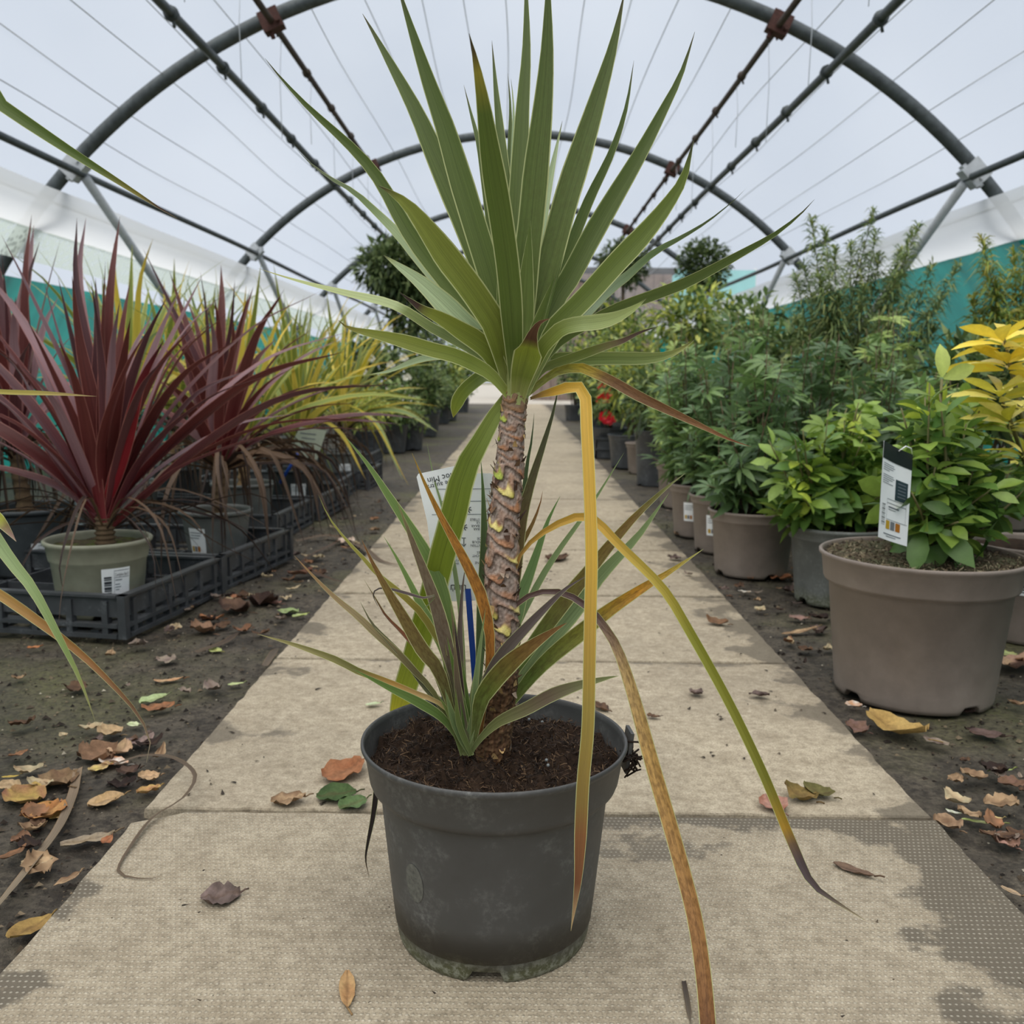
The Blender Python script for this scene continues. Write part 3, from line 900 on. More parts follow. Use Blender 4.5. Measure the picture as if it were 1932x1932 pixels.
# (points from the crown outwards, apparent width in pixels, how far the tip leans away from the camera in metres, colours, roll, extras)
CROWN = [
 ([(966, 742), (942, 588), (907, 495), (866, 393), (822, 294), (781, 202), (716, 82), (684, 26)], 44, 0.05, GR, 0.15, {}),
 ([(968, 738), (946, 615), (928, 533), (901, 444), (870, 342), (839, 239), (812, 164), (778, 61), (745, -45)], 44, 0.0, GR, -0.2, {}),
 ([(974, 742), (967, 615), (959, 512), (945, 410), (928, 307), (911, 191), (897, 113), (885, 63)], 43, -0.10, GD, 0.1, {'tip0': .62}),
 ([(972, 700), (958, 420), (945, 260), (936, 171), (928, 76)], 25, 0.13, GR, 0.5, {}),
 ([(970, 700), (931, 444), (918, 359), (904, 273), (890, 219), (875, 160)], 20, 0.14, GR, 0.6, {}),
 ([(975, 690), (962, 420), (962, 307), (963, 205), (958, 138)], 16, 0.16, GR, 0.7, {}),
 ([(977, 690), (968, 420), (968, 307), (969, 205), (964, 148)], 14, 0.12, PA, 0.7, {}),
 ([(977, 720), (974, 478), (979, 342), (986, 205), (993, 102), (993, 0), (990, -75)], 34, 0.06, GR, 0.0, {'tip0': .45}),
 ([(982, 735), (992, 512), (1003, 410), (1013, 307), (1024, 205), (1032, 102), (1034, 0), (1035, -80)], 47, -0.02, GR, 0.12, {'tip0': .5, 'spot': .12}),
 ([(982, 715), (1013, 478), (1027, 393), (1044, 307), (1061, 228)], 24, 0.15, PA, 0.45, {}),
 ([(984, 735), (996, 625), (1017, 564), (1041, 478), (1068, 376), (1095, 290), (1126, 191), (1157, 85), (1179, -18)], 45, 0.01, GR, -0.1, {'spot': .15, 'tip0': .55}),
 ([(986, 715), (1051, 530), (1078, 461), (1112, 376), (1153, 290), (1181, 205), (1196, 114)], 20, 0.12, GR, 0.6, {}),
 ([(988, 735), (1041, 581), (1078, 519), (1112, 454), (1153, 383), (1208, 290), (1252, 207), (1285, 140), (1311, 60)], 37, 0.06, GR, 0.2, {'tip0': .45}),
 ([(988, 742), (1044, 625), (1078, 588), (1112, 553), (1164, 495), (1215, 441), (1259, 386), (1290, 335), (1309, 262)], 38, -0.03, [(0, c(150, 162, 104)), (.2, c(98, 112, 46)), (.9, c(98, 112, 46)), (1, c(50, 44, 44))], -0.2, {'tip0': .6}),
 ([(992, 725), (1060, 640), (1147, 550), (1181, 523), (1232, 478), (1291, 445), (1339, 415), (1386, 377), (1408, 355)], 22, 0.13, GP, 0.4, {'twist': .9}),
 ([(995, 728), (1050, 650), (1118, 606), (1169, 580), (1219, 562), (1291, 535), (1339, 511), (1390, 483), (1462, 442), (1510, 404), (1537, 376)], 20, 0.04, GR, 0.5, {'tip0': .55}),
 ([(990, 738), (1018, 665), (1040, 637), (1061, 619), (1092, 611), (1125, 608), (1156, 601), (1185, 588), (1208, 573), (1220, 562)], 26, -0.06, OL[:2] + [(0.45, c(130, 142, 70)), (.6, c(160, 172, 112)), (.95, c(160, 170, 104)), (1, c(40, 34, 30))], 0.3, {'twist': -.5, 'tip0': .7}),
 ([(994, 738), (1020, 700), (1040, 689), (1092, 671), (1143, 653), (1175, 643), (1208, 627), (1242, 616)], 17, 0.03, [(0, c(140, 150, 88)), (.5, c(112, 122, 58)), (.66, c(128, 118, 80)), (.75, c(106, 84, 72)), (1, c(60, 50, 46))], 0.3, {}),
 ([(994, 728), (1020, 690), (1048, 678), (1105, 677), (1156, 676), (1221, 676), (1260, 670), (1288, 657), (1311, 640)], 24, 0.08, [(0, c(130, 142, 84)), (.3, c(118, 134, 72)), (.8, c(138, 150, 88)), (.93, c(160, 158, 90)), (1, c(50, 44, 36))], 0.35, {'tip0': .65, 'fold': .5}),
 ([(992, 745), (1020, 722), (1040, 707), (1061, 697), (1097, 694), (1118, 702), (1156, 720), (1208, 749), (1273, 780), (1338, 811), (1376, 829), (1418, 843)], 19, 0.02, [(0, c(140, 146, 76)), (.2, c(150, 146, 60)), (.26, c(206, 180, 70)), (.31, c(206, 176, 90)), (.36, c(150, 112, 82)), (.6, c(128, 92, 62)), (.8, c(150, 108, 74)), (1, c(140, 84, 60))], 0.2, {'fold': .5, 'spot': .35}),
 ([(965, 738), (938, 625), (914, 581), (883, 536), (846, 488), (812, 441), (771, 389), (733, 360), (714, 350)], 48, -0.07, [(0, c(150, 158, 96)), (.15, c(108, 118, 46)), (.9, c(128, 134, 58)), (1, c(60, 40, 34))], 0.2, {'tip0': .62, 'spot': .05}),
 ([(966, 725), (898, 600), (839, 530), (791, 468), (760, 420), (733, 369), (702, 321), (658, 273), (581, 202), (530, 147), (500, 110)], 29, 0.06, GR, -0.3, {'tip0': .4}),
 ([(965, 725), (890, 605), (822, 526), (788, 485), (754, 444), (713, 403), (668, 362), (622, 335), (588, 310), (564, 287)], 24, 0.10, [(0, c(150, 164, 112)), (.4, c(164, 178, 140)), (.62, c(150, 166, 120)), (.72, c(96, 116, 62)), (1, c(60, 60, 46))], 0.2, {'twist': .7}),
 ([(964, 738), (928, 668), (901, 635), (873, 608), (832, 567), (791, 530), (743, 495), (723, 481)], 40, 0.03, PA, 0.1, {'tip0': .55}),
 ([(962, 735), (905, 672), (870, 648), (808, 614), (771, 589), (729, 570), (659, 554), (610, 542), (560, 529), (520, 517), (486, 506)], 20, 0.09, [(0, c(150, 162, 104)), (.3, c(90, 104, 44)), (.46, c(110, 122, 60)), (.5, c(166, 178, 128)), (.85, c(166, 174, 116)), (.95, c(150, 146, 80)), (1, c(40, 34, 30))], 0.3, {'twist': .8, 'tip0': .55}),
 ([(963, 738), (930, 672), (900, 643), (870, 624), (833, 601), (798, 584), (776, 568), (753, 551)], 36, -0.04, [(0, c(150, 158, 92)), (.2, c(106, 118, 44)), (.78, c(124, 130, 48)), (.84, c(70, 50, 40)), (1, c(44, 32, 34))], -0.2, {'tip0': .45, 'twist': .4}),
 ([(962, 748), (930, 710), (900, 690), (858, 671), (808, 658), (759, 643), (709, 631), (659, 619), (638, 604)], 27, -0.06, YG, 0.2, {'tip0': .6}),
 ([(962, 735), (920, 690), (880, 676), (840, 671), (808, 674), (771, 685), (734, 700), (688, 708)], 15, 0.10, PA, 0.3, {'tip0': .5}),
 ([(962, 742), (940, 715), (918, 707), (900, 716), (875, 738), (860, 764), (855, 788)], 25, 0.04, [(0, c(140, 150, 92)), (.5, c(96, 110, 46)), (.9, c(122, 132, 48)), (1, c(136, 130, 50))], 0.4, {'tip0': .8, 'tp': 1.6}),
 ([(958, 752), (946, 752), (940, 762), (928, 797), (899, 845), (874, 896), (853, 982), (834, 1050), (817, 1118), (797, 1187), (778, 1255), (755, 1330), (735, 1400)], 46, 0.17, [(0, c(130, 142, 70)), (.15, c(104, 118, 44)), (.5, c(120, 134, 38)), (.75, c(142, 152, 40)), (.9, c(190, 178, 40)), (1, c(190, 178, 40))], 0.1, {'base': .5, 'wide': .25, 'tip0': .8, 'fold': .3, 'dpow': 3.0}),
 ([(976, 758), (984, 712), (995, 672), (1001, 646), (1006, 628), (1018, 609), (1038, 601)], 52, -0.055, [(0, c(176, 178, 112)), (.3, c(120, 132, 56)), (.6, c(136, 146, 50)), (.68, c(84, 56, 40)), (.85, c(96, 66, 48)), (1, c(120, 84, 60))], 0.0, {'base': .55, 'wide': .55, 'tip0': .56, 'tp': .55}),
 ([(1000, 752), (1022, 744), (1046, 738), (1070, 731), (1092, 730), (1104, 748), (1107, 811), (1112, 913), (1116, 1050), (1114, 1152), (1112, 1255), (1109, 1375), (1100, 1477), (1095, 1580), (1090, 1665), (1077, 1757)], 23, -0.15, [(0, c(128, 100, 66)), (.035, c(140, 106, 62)), (.075, c(190, 146, 52)), (.12, c(206, 164, 66)), (.4, c(200, 160, 62)), (.55, c(176, 142, 62)), (.66, c(150, 130, 62)), (.8, c(130, 106, 54)), (.85, c(126, 84, 50)), (.93, c(108, 68, 44)), (1, c(176, 150, 110))], 0.1, {'base': .25, 'wide': .12, 'tip0': .84, 'tp': 1.3, 'fold': .35, 'n': 40, 'dpow': .5, 'rib': 1}),
 ([(972, 1075), (980, 1050), (1010, 1015), (1060, 985), (1105, 973), (1130, 988), (1170, 1030), (1250, 1110), (1300, 1190), (1375, 1325), (1440, 1460), (1490, 1580), (1527, 1660), (1560, 1690), (1635, 1738)], 18, -0.09, [(0, c(140, 106, 60)), (.1, c(190, 148, 60)), (.2, c(214, 170, 76)), (.3, c(196, 170, 76)), (.45, c(138, 138, 52)), (.72, c(120, 118, 46)), (.8, c(168, 130, 48)), (.83, c(84, 72, 74)), (.93, c(92, 80, 80)), (1, c(166, 150, 120))], 0.3, {'base': .35, 'wide': .2, 'tip0': .84, 'n': 34, 'fold': .5, 'dpow': 1.0}),
 ([(955, 1160), (975, 1140), (1010, 1119), (1060, 1118), (1105, 1143), (1132, 1172), (1165, 1225), (1197, 1320), (1230, 1440), (1262, 1550), (1290, 1650), (1312, 1740), (1327, 1840), (1336, 1940), (1340, 2010)], 30, -0.155, [(0, c(96, 74, 66)), (.2, c(92, 74, 74)), (.27, c(150, 124, 96)), (.32, c(186, 156, 104)), (.5, c(184, 146, 84)), (.75, c(166, 122, 74)), (1, c(112, 72, 46))], 0.15, {'base': .35, 'wide': .55, 'tip0': .95, 'n': 34, 'fold': .45, 'dpow': 1.3, 'spot': .5}),
 ([(712, 1450), (709, 1500), (703, 1545), (694, 1590), (690, 1622), (697, 1657)], 11, 0.045, [(0, c(34, 28, 28)), (.8, c(44, 36, 34)), (1, c(90, 70, 56))], 0.2, {'base': 1, 'tip0': .3, 'd0': .05}),
]
def px_blade(name, spec, d0, parent, origin=None, mat=M_LEAF, yb=None, scale=1.0):
    pts, wpx, d1, stops, roll, ex = spec
    ex = dict(ex)
    yb = Y0 if yb is None else yb
    dp = ex.pop('dpow', 0.8); ex.pop('rib', None); d0 = ex.pop('d0', d0)
    n0 = len(pts) - 1
    cum = [0.0]
    for a, b_ in zip(pts, pts[1:]): cum.append(cum[-1] + math.hypot(b_[0] - a[0], b_[1] - a[1]))
    P3 = []
    for (x, y), s in zip(pts, cum):
        t = s / cum[-1]
        p = at(x, y, yb + d0 + (d1 - d0) * t ** dp)
        P3.append(p - (POTC if origin is None else origin))
    hw = wpx * pxm(yb + (d0 + d1) / 2) / 2 / max(0.45, math.cos(roll)) * scale
    org = POTC if origin is None else origin
    f_ = Vector((0, 0, H)) - (P3[len(P3) // 2] + org)
    ex.setdefault('n', 20)
    return blade(name, P3, hw, stops, mat, parent, f_.normalized(), roll, ex.pop('twist', 0.0), ex.pop('fold', 0.22), ex.pop('spot', 0.0), **ex)
for sp in CROWN: px_blade('leaf', sp, 0.0 if sp[2] > 0 else -0.006, plant)
# sheathing leaf bases that close the neck of the crown
for i in range(9):
    a = -2.6 + i * 0.65
    x, y = 0.0075 * math.cos(a), 0.0075 * math.sin(a)
    b0 = rel(at(973, 752, Y0))
    P3 = [b0 + Vector((x * 1.15, y * 1.15, -0.001 - 0.002 * (i % 3))), b0 + Vector((x * 1.45, y * 1.45, 0.02)), b0 + Vector((x * 2.6, y * 2.6, 0.055)), b0 + Vector((x * 5.2, y * 5.2, 0.10 + 0.02 * (i % 3)))]
    blade('leaf', P3, 0.0088, [(0, c(176, 182, 120)), (.5, c(118, 132, 70)), (1, c(98, 114, 58))], M_LEAF, plant, (math.cos(a), math.sin(a), 0.2), 0, 0, -0.35, base=.6, tip0=.55, n=12)

# basal shoot beside the trunk
g1 = [(0, c(150, 160, 100)), (.3, c(92, 112, 58)), (1, c(100, 124, 60))]
gb = [(0, c(140, 150, 96)), (.4, c(124, 142, 96)), (1, c(124, 142, 92))]
br = [(0, c(140, 148, 92)), (.35, c(104, 96, 56)), (.8, c(128, 104, 58)), (1, c(140, 92, 60))]
pu = [(0, c(140, 148, 96)), (.35, c(104, 92, 78)), (.85, c(116, 100, 78)), (1, c(140, 134, 84))]
orr = [(0, c(130, 92, 50)), (.3, c(158, 104, 46)), (.8, c(172, 118, 44)), (1, c(160, 130, 46))]
dk = [(0, c(120, 132, 88)), (.3, c(76, 60, 58)), (1, c(62, 50, 52))]
yo = [(0, c(140, 150, 84)), (.5, c(120, 108, 40)), (.9, c(140, 136, 60)), (1, c(130, 140, 70))]
tn = [(0, c(130, 140, 84)), (.35, c(104, 96, 62)), (.7, c(150, 132, 96)), (1, c(150, 110, 72))]
SHOOT = [
 ([(880, 1418), (862, 1250), (832, 1110), (802, 1043), (771, 992), (737, 941), (696, 879), (650, 822)], 28, 0.05, g1, .15, {}),
 ([(905, 1400), (925, 1230), (912, 1139), (890, 1084), (860, 1026), (832, 975), (802, 913), (777, 854)], 23, -0.03, orr, .1, {'spot': .55}),
 ([(884, 1410), (868, 1150), (840, 980), (822, 915), (812, 870), (805, 834)], 9, 0.07, gb, .5, {}),
 ([(874, 1412), (839, 1235), (819, 1194), (791, 1152), (754, 1118), (713, 1084), (689, 1057), (651, 1016), (620, 975), (601, 933)], 16, -0.02, yo, .3, {'twist': .6}),
 ([(872, 1415), (832, 1276), (798, 1228), (764, 1170), (730, 1112), (702, 1060), (682, 1017)], 27, -0.07, br, .1, {'spot': .5}),
 ([(878, 1418), (860, 1290), (843, 1221), (826, 1153), (805, 1091), (785, 1040), (767, 992), (749, 946)], 28, -0.05, pu, .1, {'spot': .35}),
 ([(876, 1412), (845, 1250), (819, 1187), (791, 1136), (771, 1095), (747, 1050), (724, 1012)], 20, 0.03, g1, .2, {}),
 ([(868, 1408), (822, 1312), (778, 1262), (750, 1232), (713, 1199), (675, 1163), (634, 1129), (596, 1092), (554, 1047)], 14, -0.06, tn, .2, {'tip0': .6}),
 ([(872, 1412), (860, 1360), (825, 1324), (791, 1311), (737, 1289), (675, 1266), (634, 1245), (560, 1218), (485, 1196)], 13, -0.08, [(0, c(130, 142, 84)), (.3, c(176, 146, 98)), (.45, c(170, 130, 66)), (.6, c(110, 106, 58)), (1, c(150, 140, 90))], .2, {'tip0': .7, 'fold': .5}),
 ([(874, 1418), (858, 1385), (832, 1352), (788, 1324), (737, 1299), (690, 1275), (665, 1262)], 19, -0.09, g1, .2, {}),
 ([(868, 1412), (835, 1340), (798, 1290), (771, 1252), (737, 1214), (702, 1176), (679, 1134)], 13, -0.05, [(0, c(130, 140, 90)), (.5, c(86, 82, 66)), (1, c(110, 104, 76))], .3, {}),
 ([(870, 1412), (822, 1268), (785, 1221), (754, 1187), (728, 1160), (710, 1130), (686, 1092)], 19, -0.03, [(0, c(120, 130, 80)), (.4, c(112, 96, 56)), (.6, c(132, 82, 56)), (.8, c(110, 62, 44)), (1, c(110, 104, 60))], .5, {'twist': 1.0, 'fold': .6}),
 ([(800, 1150), (821, 1124), (800, 1128), (770, 1120), (740, 1112), (716, 1110), (704, 1122), (716, 1150)], 6, -0.05, dk, .4, {'d0': -.05, 'base': .3}),
 ([(880, 1415), (872, 1300), (868, 1200), (872, 1118), (879, 1062)], 13, 0.0, [(0, c(120, 130, 90)), (.5, c(98, 86, 78)), (1, c(104, 92, 86))], .3, {'fold': .6}),
 ([(882, 1420), (872, 1330), (868, 1289), (863, 1221), (857, 1172)], 15, -0.05, dk, .1, {}),
 ([(895, 1400), (905, 1250), (911, 1120), (914, 1033), (913, 970), (911, 920), (907, 864)], 22, 0.06, [(0, c(120, 132, 86)), (.3, c(80, 100, 60)), (.6, c(72, 84, 52)), (1, c(84, 108, 60))], .15, {}),
 ([(920, 1380), (960, 1200), (985, 980), (993, 886), (1003, 831), (1008, 779)], 17, 0.06, [(0, c(80, 96, 56)), (1, c(74, 88, 58))], .2, {}),
 ([(925, 1380), (960, 1180), (978, 1020), (988, 962), (1003, 907), (1024, 842), (1044, 777), (1055, 722)], 25, 0.045, [(0, c(90, 96, 60)), (.5, c(104, 88, 52)), (.8, c(84, 84, 56)), (1, c(74, 84, 58))], .2, {'spot': .3}),
 ([(915, 1390), (960, 1220), (985, 1120), (996, 1091), (1013, 1043), (1034, 982), (1057, 936)], 26, 0.050, [(0, c(120, 136, 90)), (.5, c(118, 142, 92)), (1, c(96, 126, 66))], .1, {'d0': .032}),
 ([(930, 1330), (960, 1110), (974, 1050), (986, 1023), (1003, 992), (1018, 954), (1024, 926)], 18, 0.045, br, .3, {'d0': .032, 'fold': .6}),
 ([(905, 1395), (960, 1220), (1010, 1111), (1051, 1043), (1095, 982), (1123, 941), (1147, 903), (1178, 853)], 13, 0.080, gb, .3, {'d0': .032}),
 ([(898, 1410), (930, 1330), (990, 1237), (1044, 1163), (1078, 1118), (1112, 1077), (1147, 1033), (1198, 975), (1255, 922), (1293, 893)], 30, 0.045, [(0, c(130, 142, 84)), (.3, c(92, 112, 50)), (.5, c(104, 98, 46)), (.8, c(122, 98, 48)), (.93, c(112, 118, 62)), (1, c(150, 150, 110))], .1, {'d0': .032, 'spot': .35}),
 ([(900, 1408), (945, 1340), (1003, 1255), (1044, 1200), (1089, 1146), (1126, 1094), (1167, 1050), (1208, 1006), (1262, 930)], 32, 0.060, gb, .15, {'d0': .032}),
 ([(900, 1412), (950, 1345), (1003, 1276), (1044, 1235), (1095, 1194), (1147, 1153), (1215, 1108), (1260, 1081), (1327, 1036)], 32, 0.045, [(0, c(140, 150, 90)), (.3, c(96, 114, 48)), (.55, c(122, 118, 42)), (.75, c(186, 132, 40)), (.92, c(178, 156, 64)), (1, c(176, 180, 110))], .1, {'d0': .032, 'spot': .4}),
 ([(888, 1418), (906, 1320), (928, 1265), (959, 1221), (993, 1184), (1037, 1139), (1071, 1108), (1108, 1086)], 24, -0.04, [(0, c(130, 140, 92)), (.3, c(98, 88, 80)), (1, c(98, 84, 84))], .2, {}),
 ([(890, 1418), (905, 1330), (920, 1300), (942, 1272), (969, 1245), (1003, 1218), (1044, 1190), (1070, 1175)], 36, -0.08, [(0, c(130, 140, 84)), (.4, c(98, 110, 48)), (.7, c(116, 92, 46)), (1, c(130, 92, 56))], .1, {'spot': .35, 'tip0': .6}),
 ([(884, 1425), (900, 1402), (916, 1383), (942, 1361), (993, 1337), (1044, 1310), (1095, 1292), (1147, 1279), (1168, 1275)], 25, -0.085, [(0, c(132, 142, 90)), (.3, c(120, 122, 76)), (.6, c(112, 96, 80)), (1, c(130, 140, 90))], .25, {'tip0': .65}),
]
rs = random.Random(3)
for sp in SHOOT:
    sp[5].setdefault('base', .32); sp[5].setdefault('wide', .5)
    px_blade('leaf', sp, -0.028 if sp[2] < 0.04 else -0.01, plant)
for i in range(22):
    x1 = 880 + rs.uniform(-60, 40); y1 = rs.uniform(1130, 1340)
    k = rs.choice([g1, gb, pu, [(0, c(140, 150, 92)), (1, c(110, 124, 66))]])
    px_blade('leaf', ([(880 + rs.uniform(-10, 10), 1425), ((880 + x1) / 2 + rs.uniform(-6, 6), (1425 + y1) / 2), (x1, y1)], rs.uniform(9, 17), rs.uniform(-.07, .03), k, rs.uniform(0, .5), {'n': 12}), -0.03, plant)

# ------------------------------------------------------------------ plant label behind the trunk
def text_mesh(body, size):
    cu = bpy.data.curves.new('t', 'FONT')
    cu.body = body; cu.size = size; cu.resolution_u = 2
    o = bpy.data.objects.new('t', cu)
    COL.objects.link(o)
    me = bpy.data.meshes.new_from_object(o)
    bpy.data.objects.remove(o)
    V = [v.co.copy() for v in me.vertices]; Fc = [tuple(p.vertices) for p in me.polygons]
    bpy.data.meshes.remove(me); bpy.data.curves.remove(cu)
    return V, Fc
LY = Y0 + 0.062
lab0 = at(862, 1010, LY)
px = pxm(LY)
label = thing('plant_label', 'white care label on a blue stake behind the trunk', 'plant label', lab0)
def lp(x, y, off=0.0):                 # point on the card face, from the photo
    return at(x, y, LY - off) - lab0
card = MB()
ring = [(786, 900), (789, 894), (803, 891), (859, 879), (862, 893), (925, 893), (931, 896), (934, 902), (931, 1000), (925, 1060), (912, 1122), (900, 1133), (832, 1135), (822, 1128), (815, 1062), (806, 985)]
f1 = [lp(x, y) for x, y in ring]; f2 = [lp(x, y, -0.0007) for x, y in ring]
card.poly(f1[::-1]); card.poly(f2)
for i in range(len(ring)):
    k = (i + 1) % len(ring)
    card.poly([f1[i], f1[k], f2[k], f2[i]])
co = card.build('card', M_WHITE, label, False)
def print_text(body, size_px, x, y, rot, mat=M_INK, off=0.0006):
    V, Fc = text_mesh(body, 1.0)
    m = MB()
    cr_, sr_ = math.cos(rot), math.sin(rot)
    for v in V:
        dx, dy = v.x * size_px, v.y * size_px
        m.v.append(tuple(lp(x + dx * cr_ - dy * sr_, y - (dx * sr_ + dy * cr_), off))); m.c.append((1, 1, 1, 0)); m.s.append((0, 0, 0))
    m.f = Fc
    m.build('lettering', mat, co, False)
U_ = PI + 0.22
print_text('noc Min', 16, 856, 891, U_)
print_text('ne austra', 13, 851, 905, U_)
print_text('X', 13, 932, 931, PI)
for words, x0, y0, dy, sz in ((('STIBLE', 'LE', 'BAAR', 'BAR'), 905, 978, 6, 6.5), (('DE', 'ADUB', 'ATTEN'), 908, 1014, 6.5, 6.5), (('LES', 'LICHT', 'N', 'NNE'), 909, 1040, 6.5, 6.5), (('N', 'ET', 'WICHT'), 866, 1048, 6.5, 6.5)):
    for i, w in enumerate(words): print_text(w, sz, x0, y0 + i * dy, PI, M_INK)
def bar(x0, y0, x1, y1, w, mat, name='rule'):
    m = MB()
    L = math.hypot(x1 - x0, y1 - y0); nx_, ny_ = -(y1 - y0) / L * w / 2, (x1 - x0) / L * w / 2
    m.poly([lp(x0 + nx_, y0 + ny_, .0006), lp(x1 + nx_, y1 + ny_, .0006), lp(x1 - nx_, y1 - ny_, .0006), lp(x0 - nx_, y0 - ny_, .0006)])
    return m.build(name, mat, co, False)
for y, xa in ((923, 823), (946, 830), (971, 815)): bar(xa, y, 930, y - 1, 1.0, M_INKL)
bar(875, 1016, 875, 1029, 1.2, M_INK); bar(871, 1015, 879, 1015, 1.2, M_INK); bar(875, 1031, 871, 1026, 1.2, M_INK); bar(875, 1031, 879, 1026, 1.2, M_INK)
for cx_, cy_ in ((882, 961), (874, 994)):
    for k in range(4):
        a = PI * k / 4 + .2
        bar(cx_ - 8 * math.cos(a), cy_ - 8 * math.sin(a), cx_ + 8 * math.cos(a), cy_ + 8 * math.sin(a), 1.5, M_INK, 'snow_symbol')
for k in range(3):
    x = 851 + k * 10
    bar(x, 1104, x, 1113, 1.6, M_INK, 'row_symbol'); bar(x + 7, 1104, x + 7, 1113, 1.6, M_INK, 'row_symbol'); bar(x, 1104, x + 7, 1104, 1.6, M_INK, 'row_symbol'); bar(x + 3.5, 1110, x + 3.5, 1116, 1.2, M_INK, 'row_symbol')
m = MB()
a, b2 = lp(882, 1100, -0.002), rel(gr(886, 1390, ZS)) + POTC - lab0
b2 = Vector((lp(908, 1330).x, lp(908, 1330).y - 0.02, ZS - 0.01 - lab0.z))
Dv = (b2 - a).normalized(); sx_ = Vector((1, 0, 0)) * 0.0027; sy_ = Vector((0, 1, 0)) * 0.0013
m.grid([[a - sx_ - sy_, a + sx_ - sy_, a + sx_ + sy_, a - sx_ + sy_], [b2 - sx_ - sy_, b2 + sx_ - sy_, b2 + sx_ + sy_, b2 - sx_ + sy_]], None, None, True)
m.build('stake', M_BLUE, label, False)

# ------------------------------------------------------------------ pots, crates, rosettes
def make_pot(parent, rt, rb, h, band, mat, soilmat, fill=0.86, lip=0.006, step=0.006, seg=56, notches=True, base_z=0.0):
    m = MB()
    zb = h - band
    rbt = rb + (rt - step - rb) * zb / h
    prof = [(0.0, 0.008), (rb * 0.88, 0.008), (rb * 0.94, 0.0), (rb, 0.001), (rb * 1.012, 0.008), (rb + (rt - step - rb) * 0.016 / h, 0.016), (rbt, zb), (rbt + step * 0.8, zb + 0.004), (rbt + step, zb + 0.008), (rt - 0.001, h - lip * 1.6), (rt + lip * 0.55, h - lip), (rt + lip * 0.6, h - lip * 0.3), (rt + lip * 0.2, h), (rt - lip * 0.35, h - 0.001), (rt - lip * 0.5, h - lip), (rbt - 0.001, zb - 0.004), (rb * 0.97, 0.012), (0, 0.012)]
    def nf(i, a, z):
        if notches and i in (2, 3, 4):
            for q in (-1.2, 0.37, 1.94, -2.77):
                d = abs((a - q + PI) % (2 * PI) - PI)
                k = 1 - sm(0.10, 0.16, d)
                z = max(z, 0.013 * k + z * (1 - k))
        return z
    m.lathe(prof, seg, bottom=nf)
    p = m.build('pot', mat, parent)
    s = MB()
    zs = h * fill
    rs_ = (rb + (rt - rb) * fill) - 0.004
    P = []
    for i in range(9):
        r = rs_ * i / 8
        P.append([(r * math.cos(2 * PI * k / 36), r * math.sin(2 * PI * k / 36), zs + 0.006 * noise.noise(Vector((r * math.cos(2 * PI * k / 36) * 40, r * math.sin(2 * PI * k / 36) * 40, rt * 100)))) for k in range(36)])
    s.grid(P, None, None, True)
    q = s.build('compost', soilmat, parent)
    p['_g'] = 0
    del p['_g']
    def rz(z): return rb + (rt - step - rb) * z / h if z < zb else rt - 0.001
    return p, zs, rz
def sticker(pot_o, rz, a0, a1, z0, z1, kind=0, text=None):
    m = MB(); pot_patch(m, rz, a0, a1, z0, z1, 0.0012, 8)
    s = m.build('price_sticker', M_WHITE, pot_o)
    w = a1 - a0
    if kind == 0:                      # ladder barcode at the left, rules and words at the right
        for i in range(9):
            za = z0 + (z1 - z0) * (0.08 + 0.07 * i)
            m = MB(); pot_patch(m, rz, a0 + w * 0.08, a0 + w * 0.33, za, za + (z1 - z0) * (0.03 + 0.018 * (i % 3)), 0.0018, 3)
            m.build('barcode_bar', M_INK, s)
        for (u0, u1, v0, v1) in ((0.42, 0.96, 0.90, 0.92), (0.42, 0.96, 0.64, 0.66), (0.42, 0.43, 0.05, 0.92), (0.46, 0.70, 0.54, 0.575), (0.46, 0.62, 0.38, 0.41), (0.46, 0.66, 0.28, 0.31), (0.46, 0.60, 0.18, 0.21)):
            m = MB(); pot_patch(m, rz, a0 + w * u0, a0 + w * u1, z0 + (z1 - z0) * v0, z0 + (z1 - z0) * v1, 0.0018, 4)
            m.build('rule', M_INKL, s)
        if text:
            V, Fc = text_mesh(text, 1.0)
            xm = max(v.x for v in V)
            m = MB()
            for v in V:
                a = a0 + w * (0.45 + 0.5 * v.x / xm); z = z0 + (z1 - z0) * (0.70 + 0.17 * v.y)
                r = rz(z) + 0.0019
                m.v.append((r * math.cos(a), r * math.sin(a), z)); m.c.append((1, 1, 1, 0)); m.s.append((0, 0, 0))
            m.f = Fc
            m.build('lettering', M_INK, s, False)
    else:                              # small print above three coloured squares
        for i in range(3):
            m = MB(); pot_patch(m, rz, a0 + w * 0.1, a0 + w * (0.85 - 0.1 * i), z0 + (z1 - z0) * (0.82 - i * 0.1), z0 + (z1 - z0) * (0.85 - i * 0.1), 0.0018, 4)
            m.build('rule', M_INKL, s)
        for i, mt in enumerate((M_SQ[0], M_SQ[1], M_SQ[2])):
            m = MB(); pot_patch(m, rz, a0 + w * (0.10 + 0.2 * i), a0 + w * (0.26 + 0.2 * i), z0 + (z1 - z0) * 0.12, z0 + (z1 - z0) * 0.32, 0.0018, 4)
            m.build('colour_square', mt, s)
M_SQ = [plain('ochre_print', c(196, 158, 50), 0.5, 0.03), plain('grey_print', c(120, 122, 128), 0.5, 0.03), plain('brown_print', c(176, 112, 40), 0.5, 0.03)]

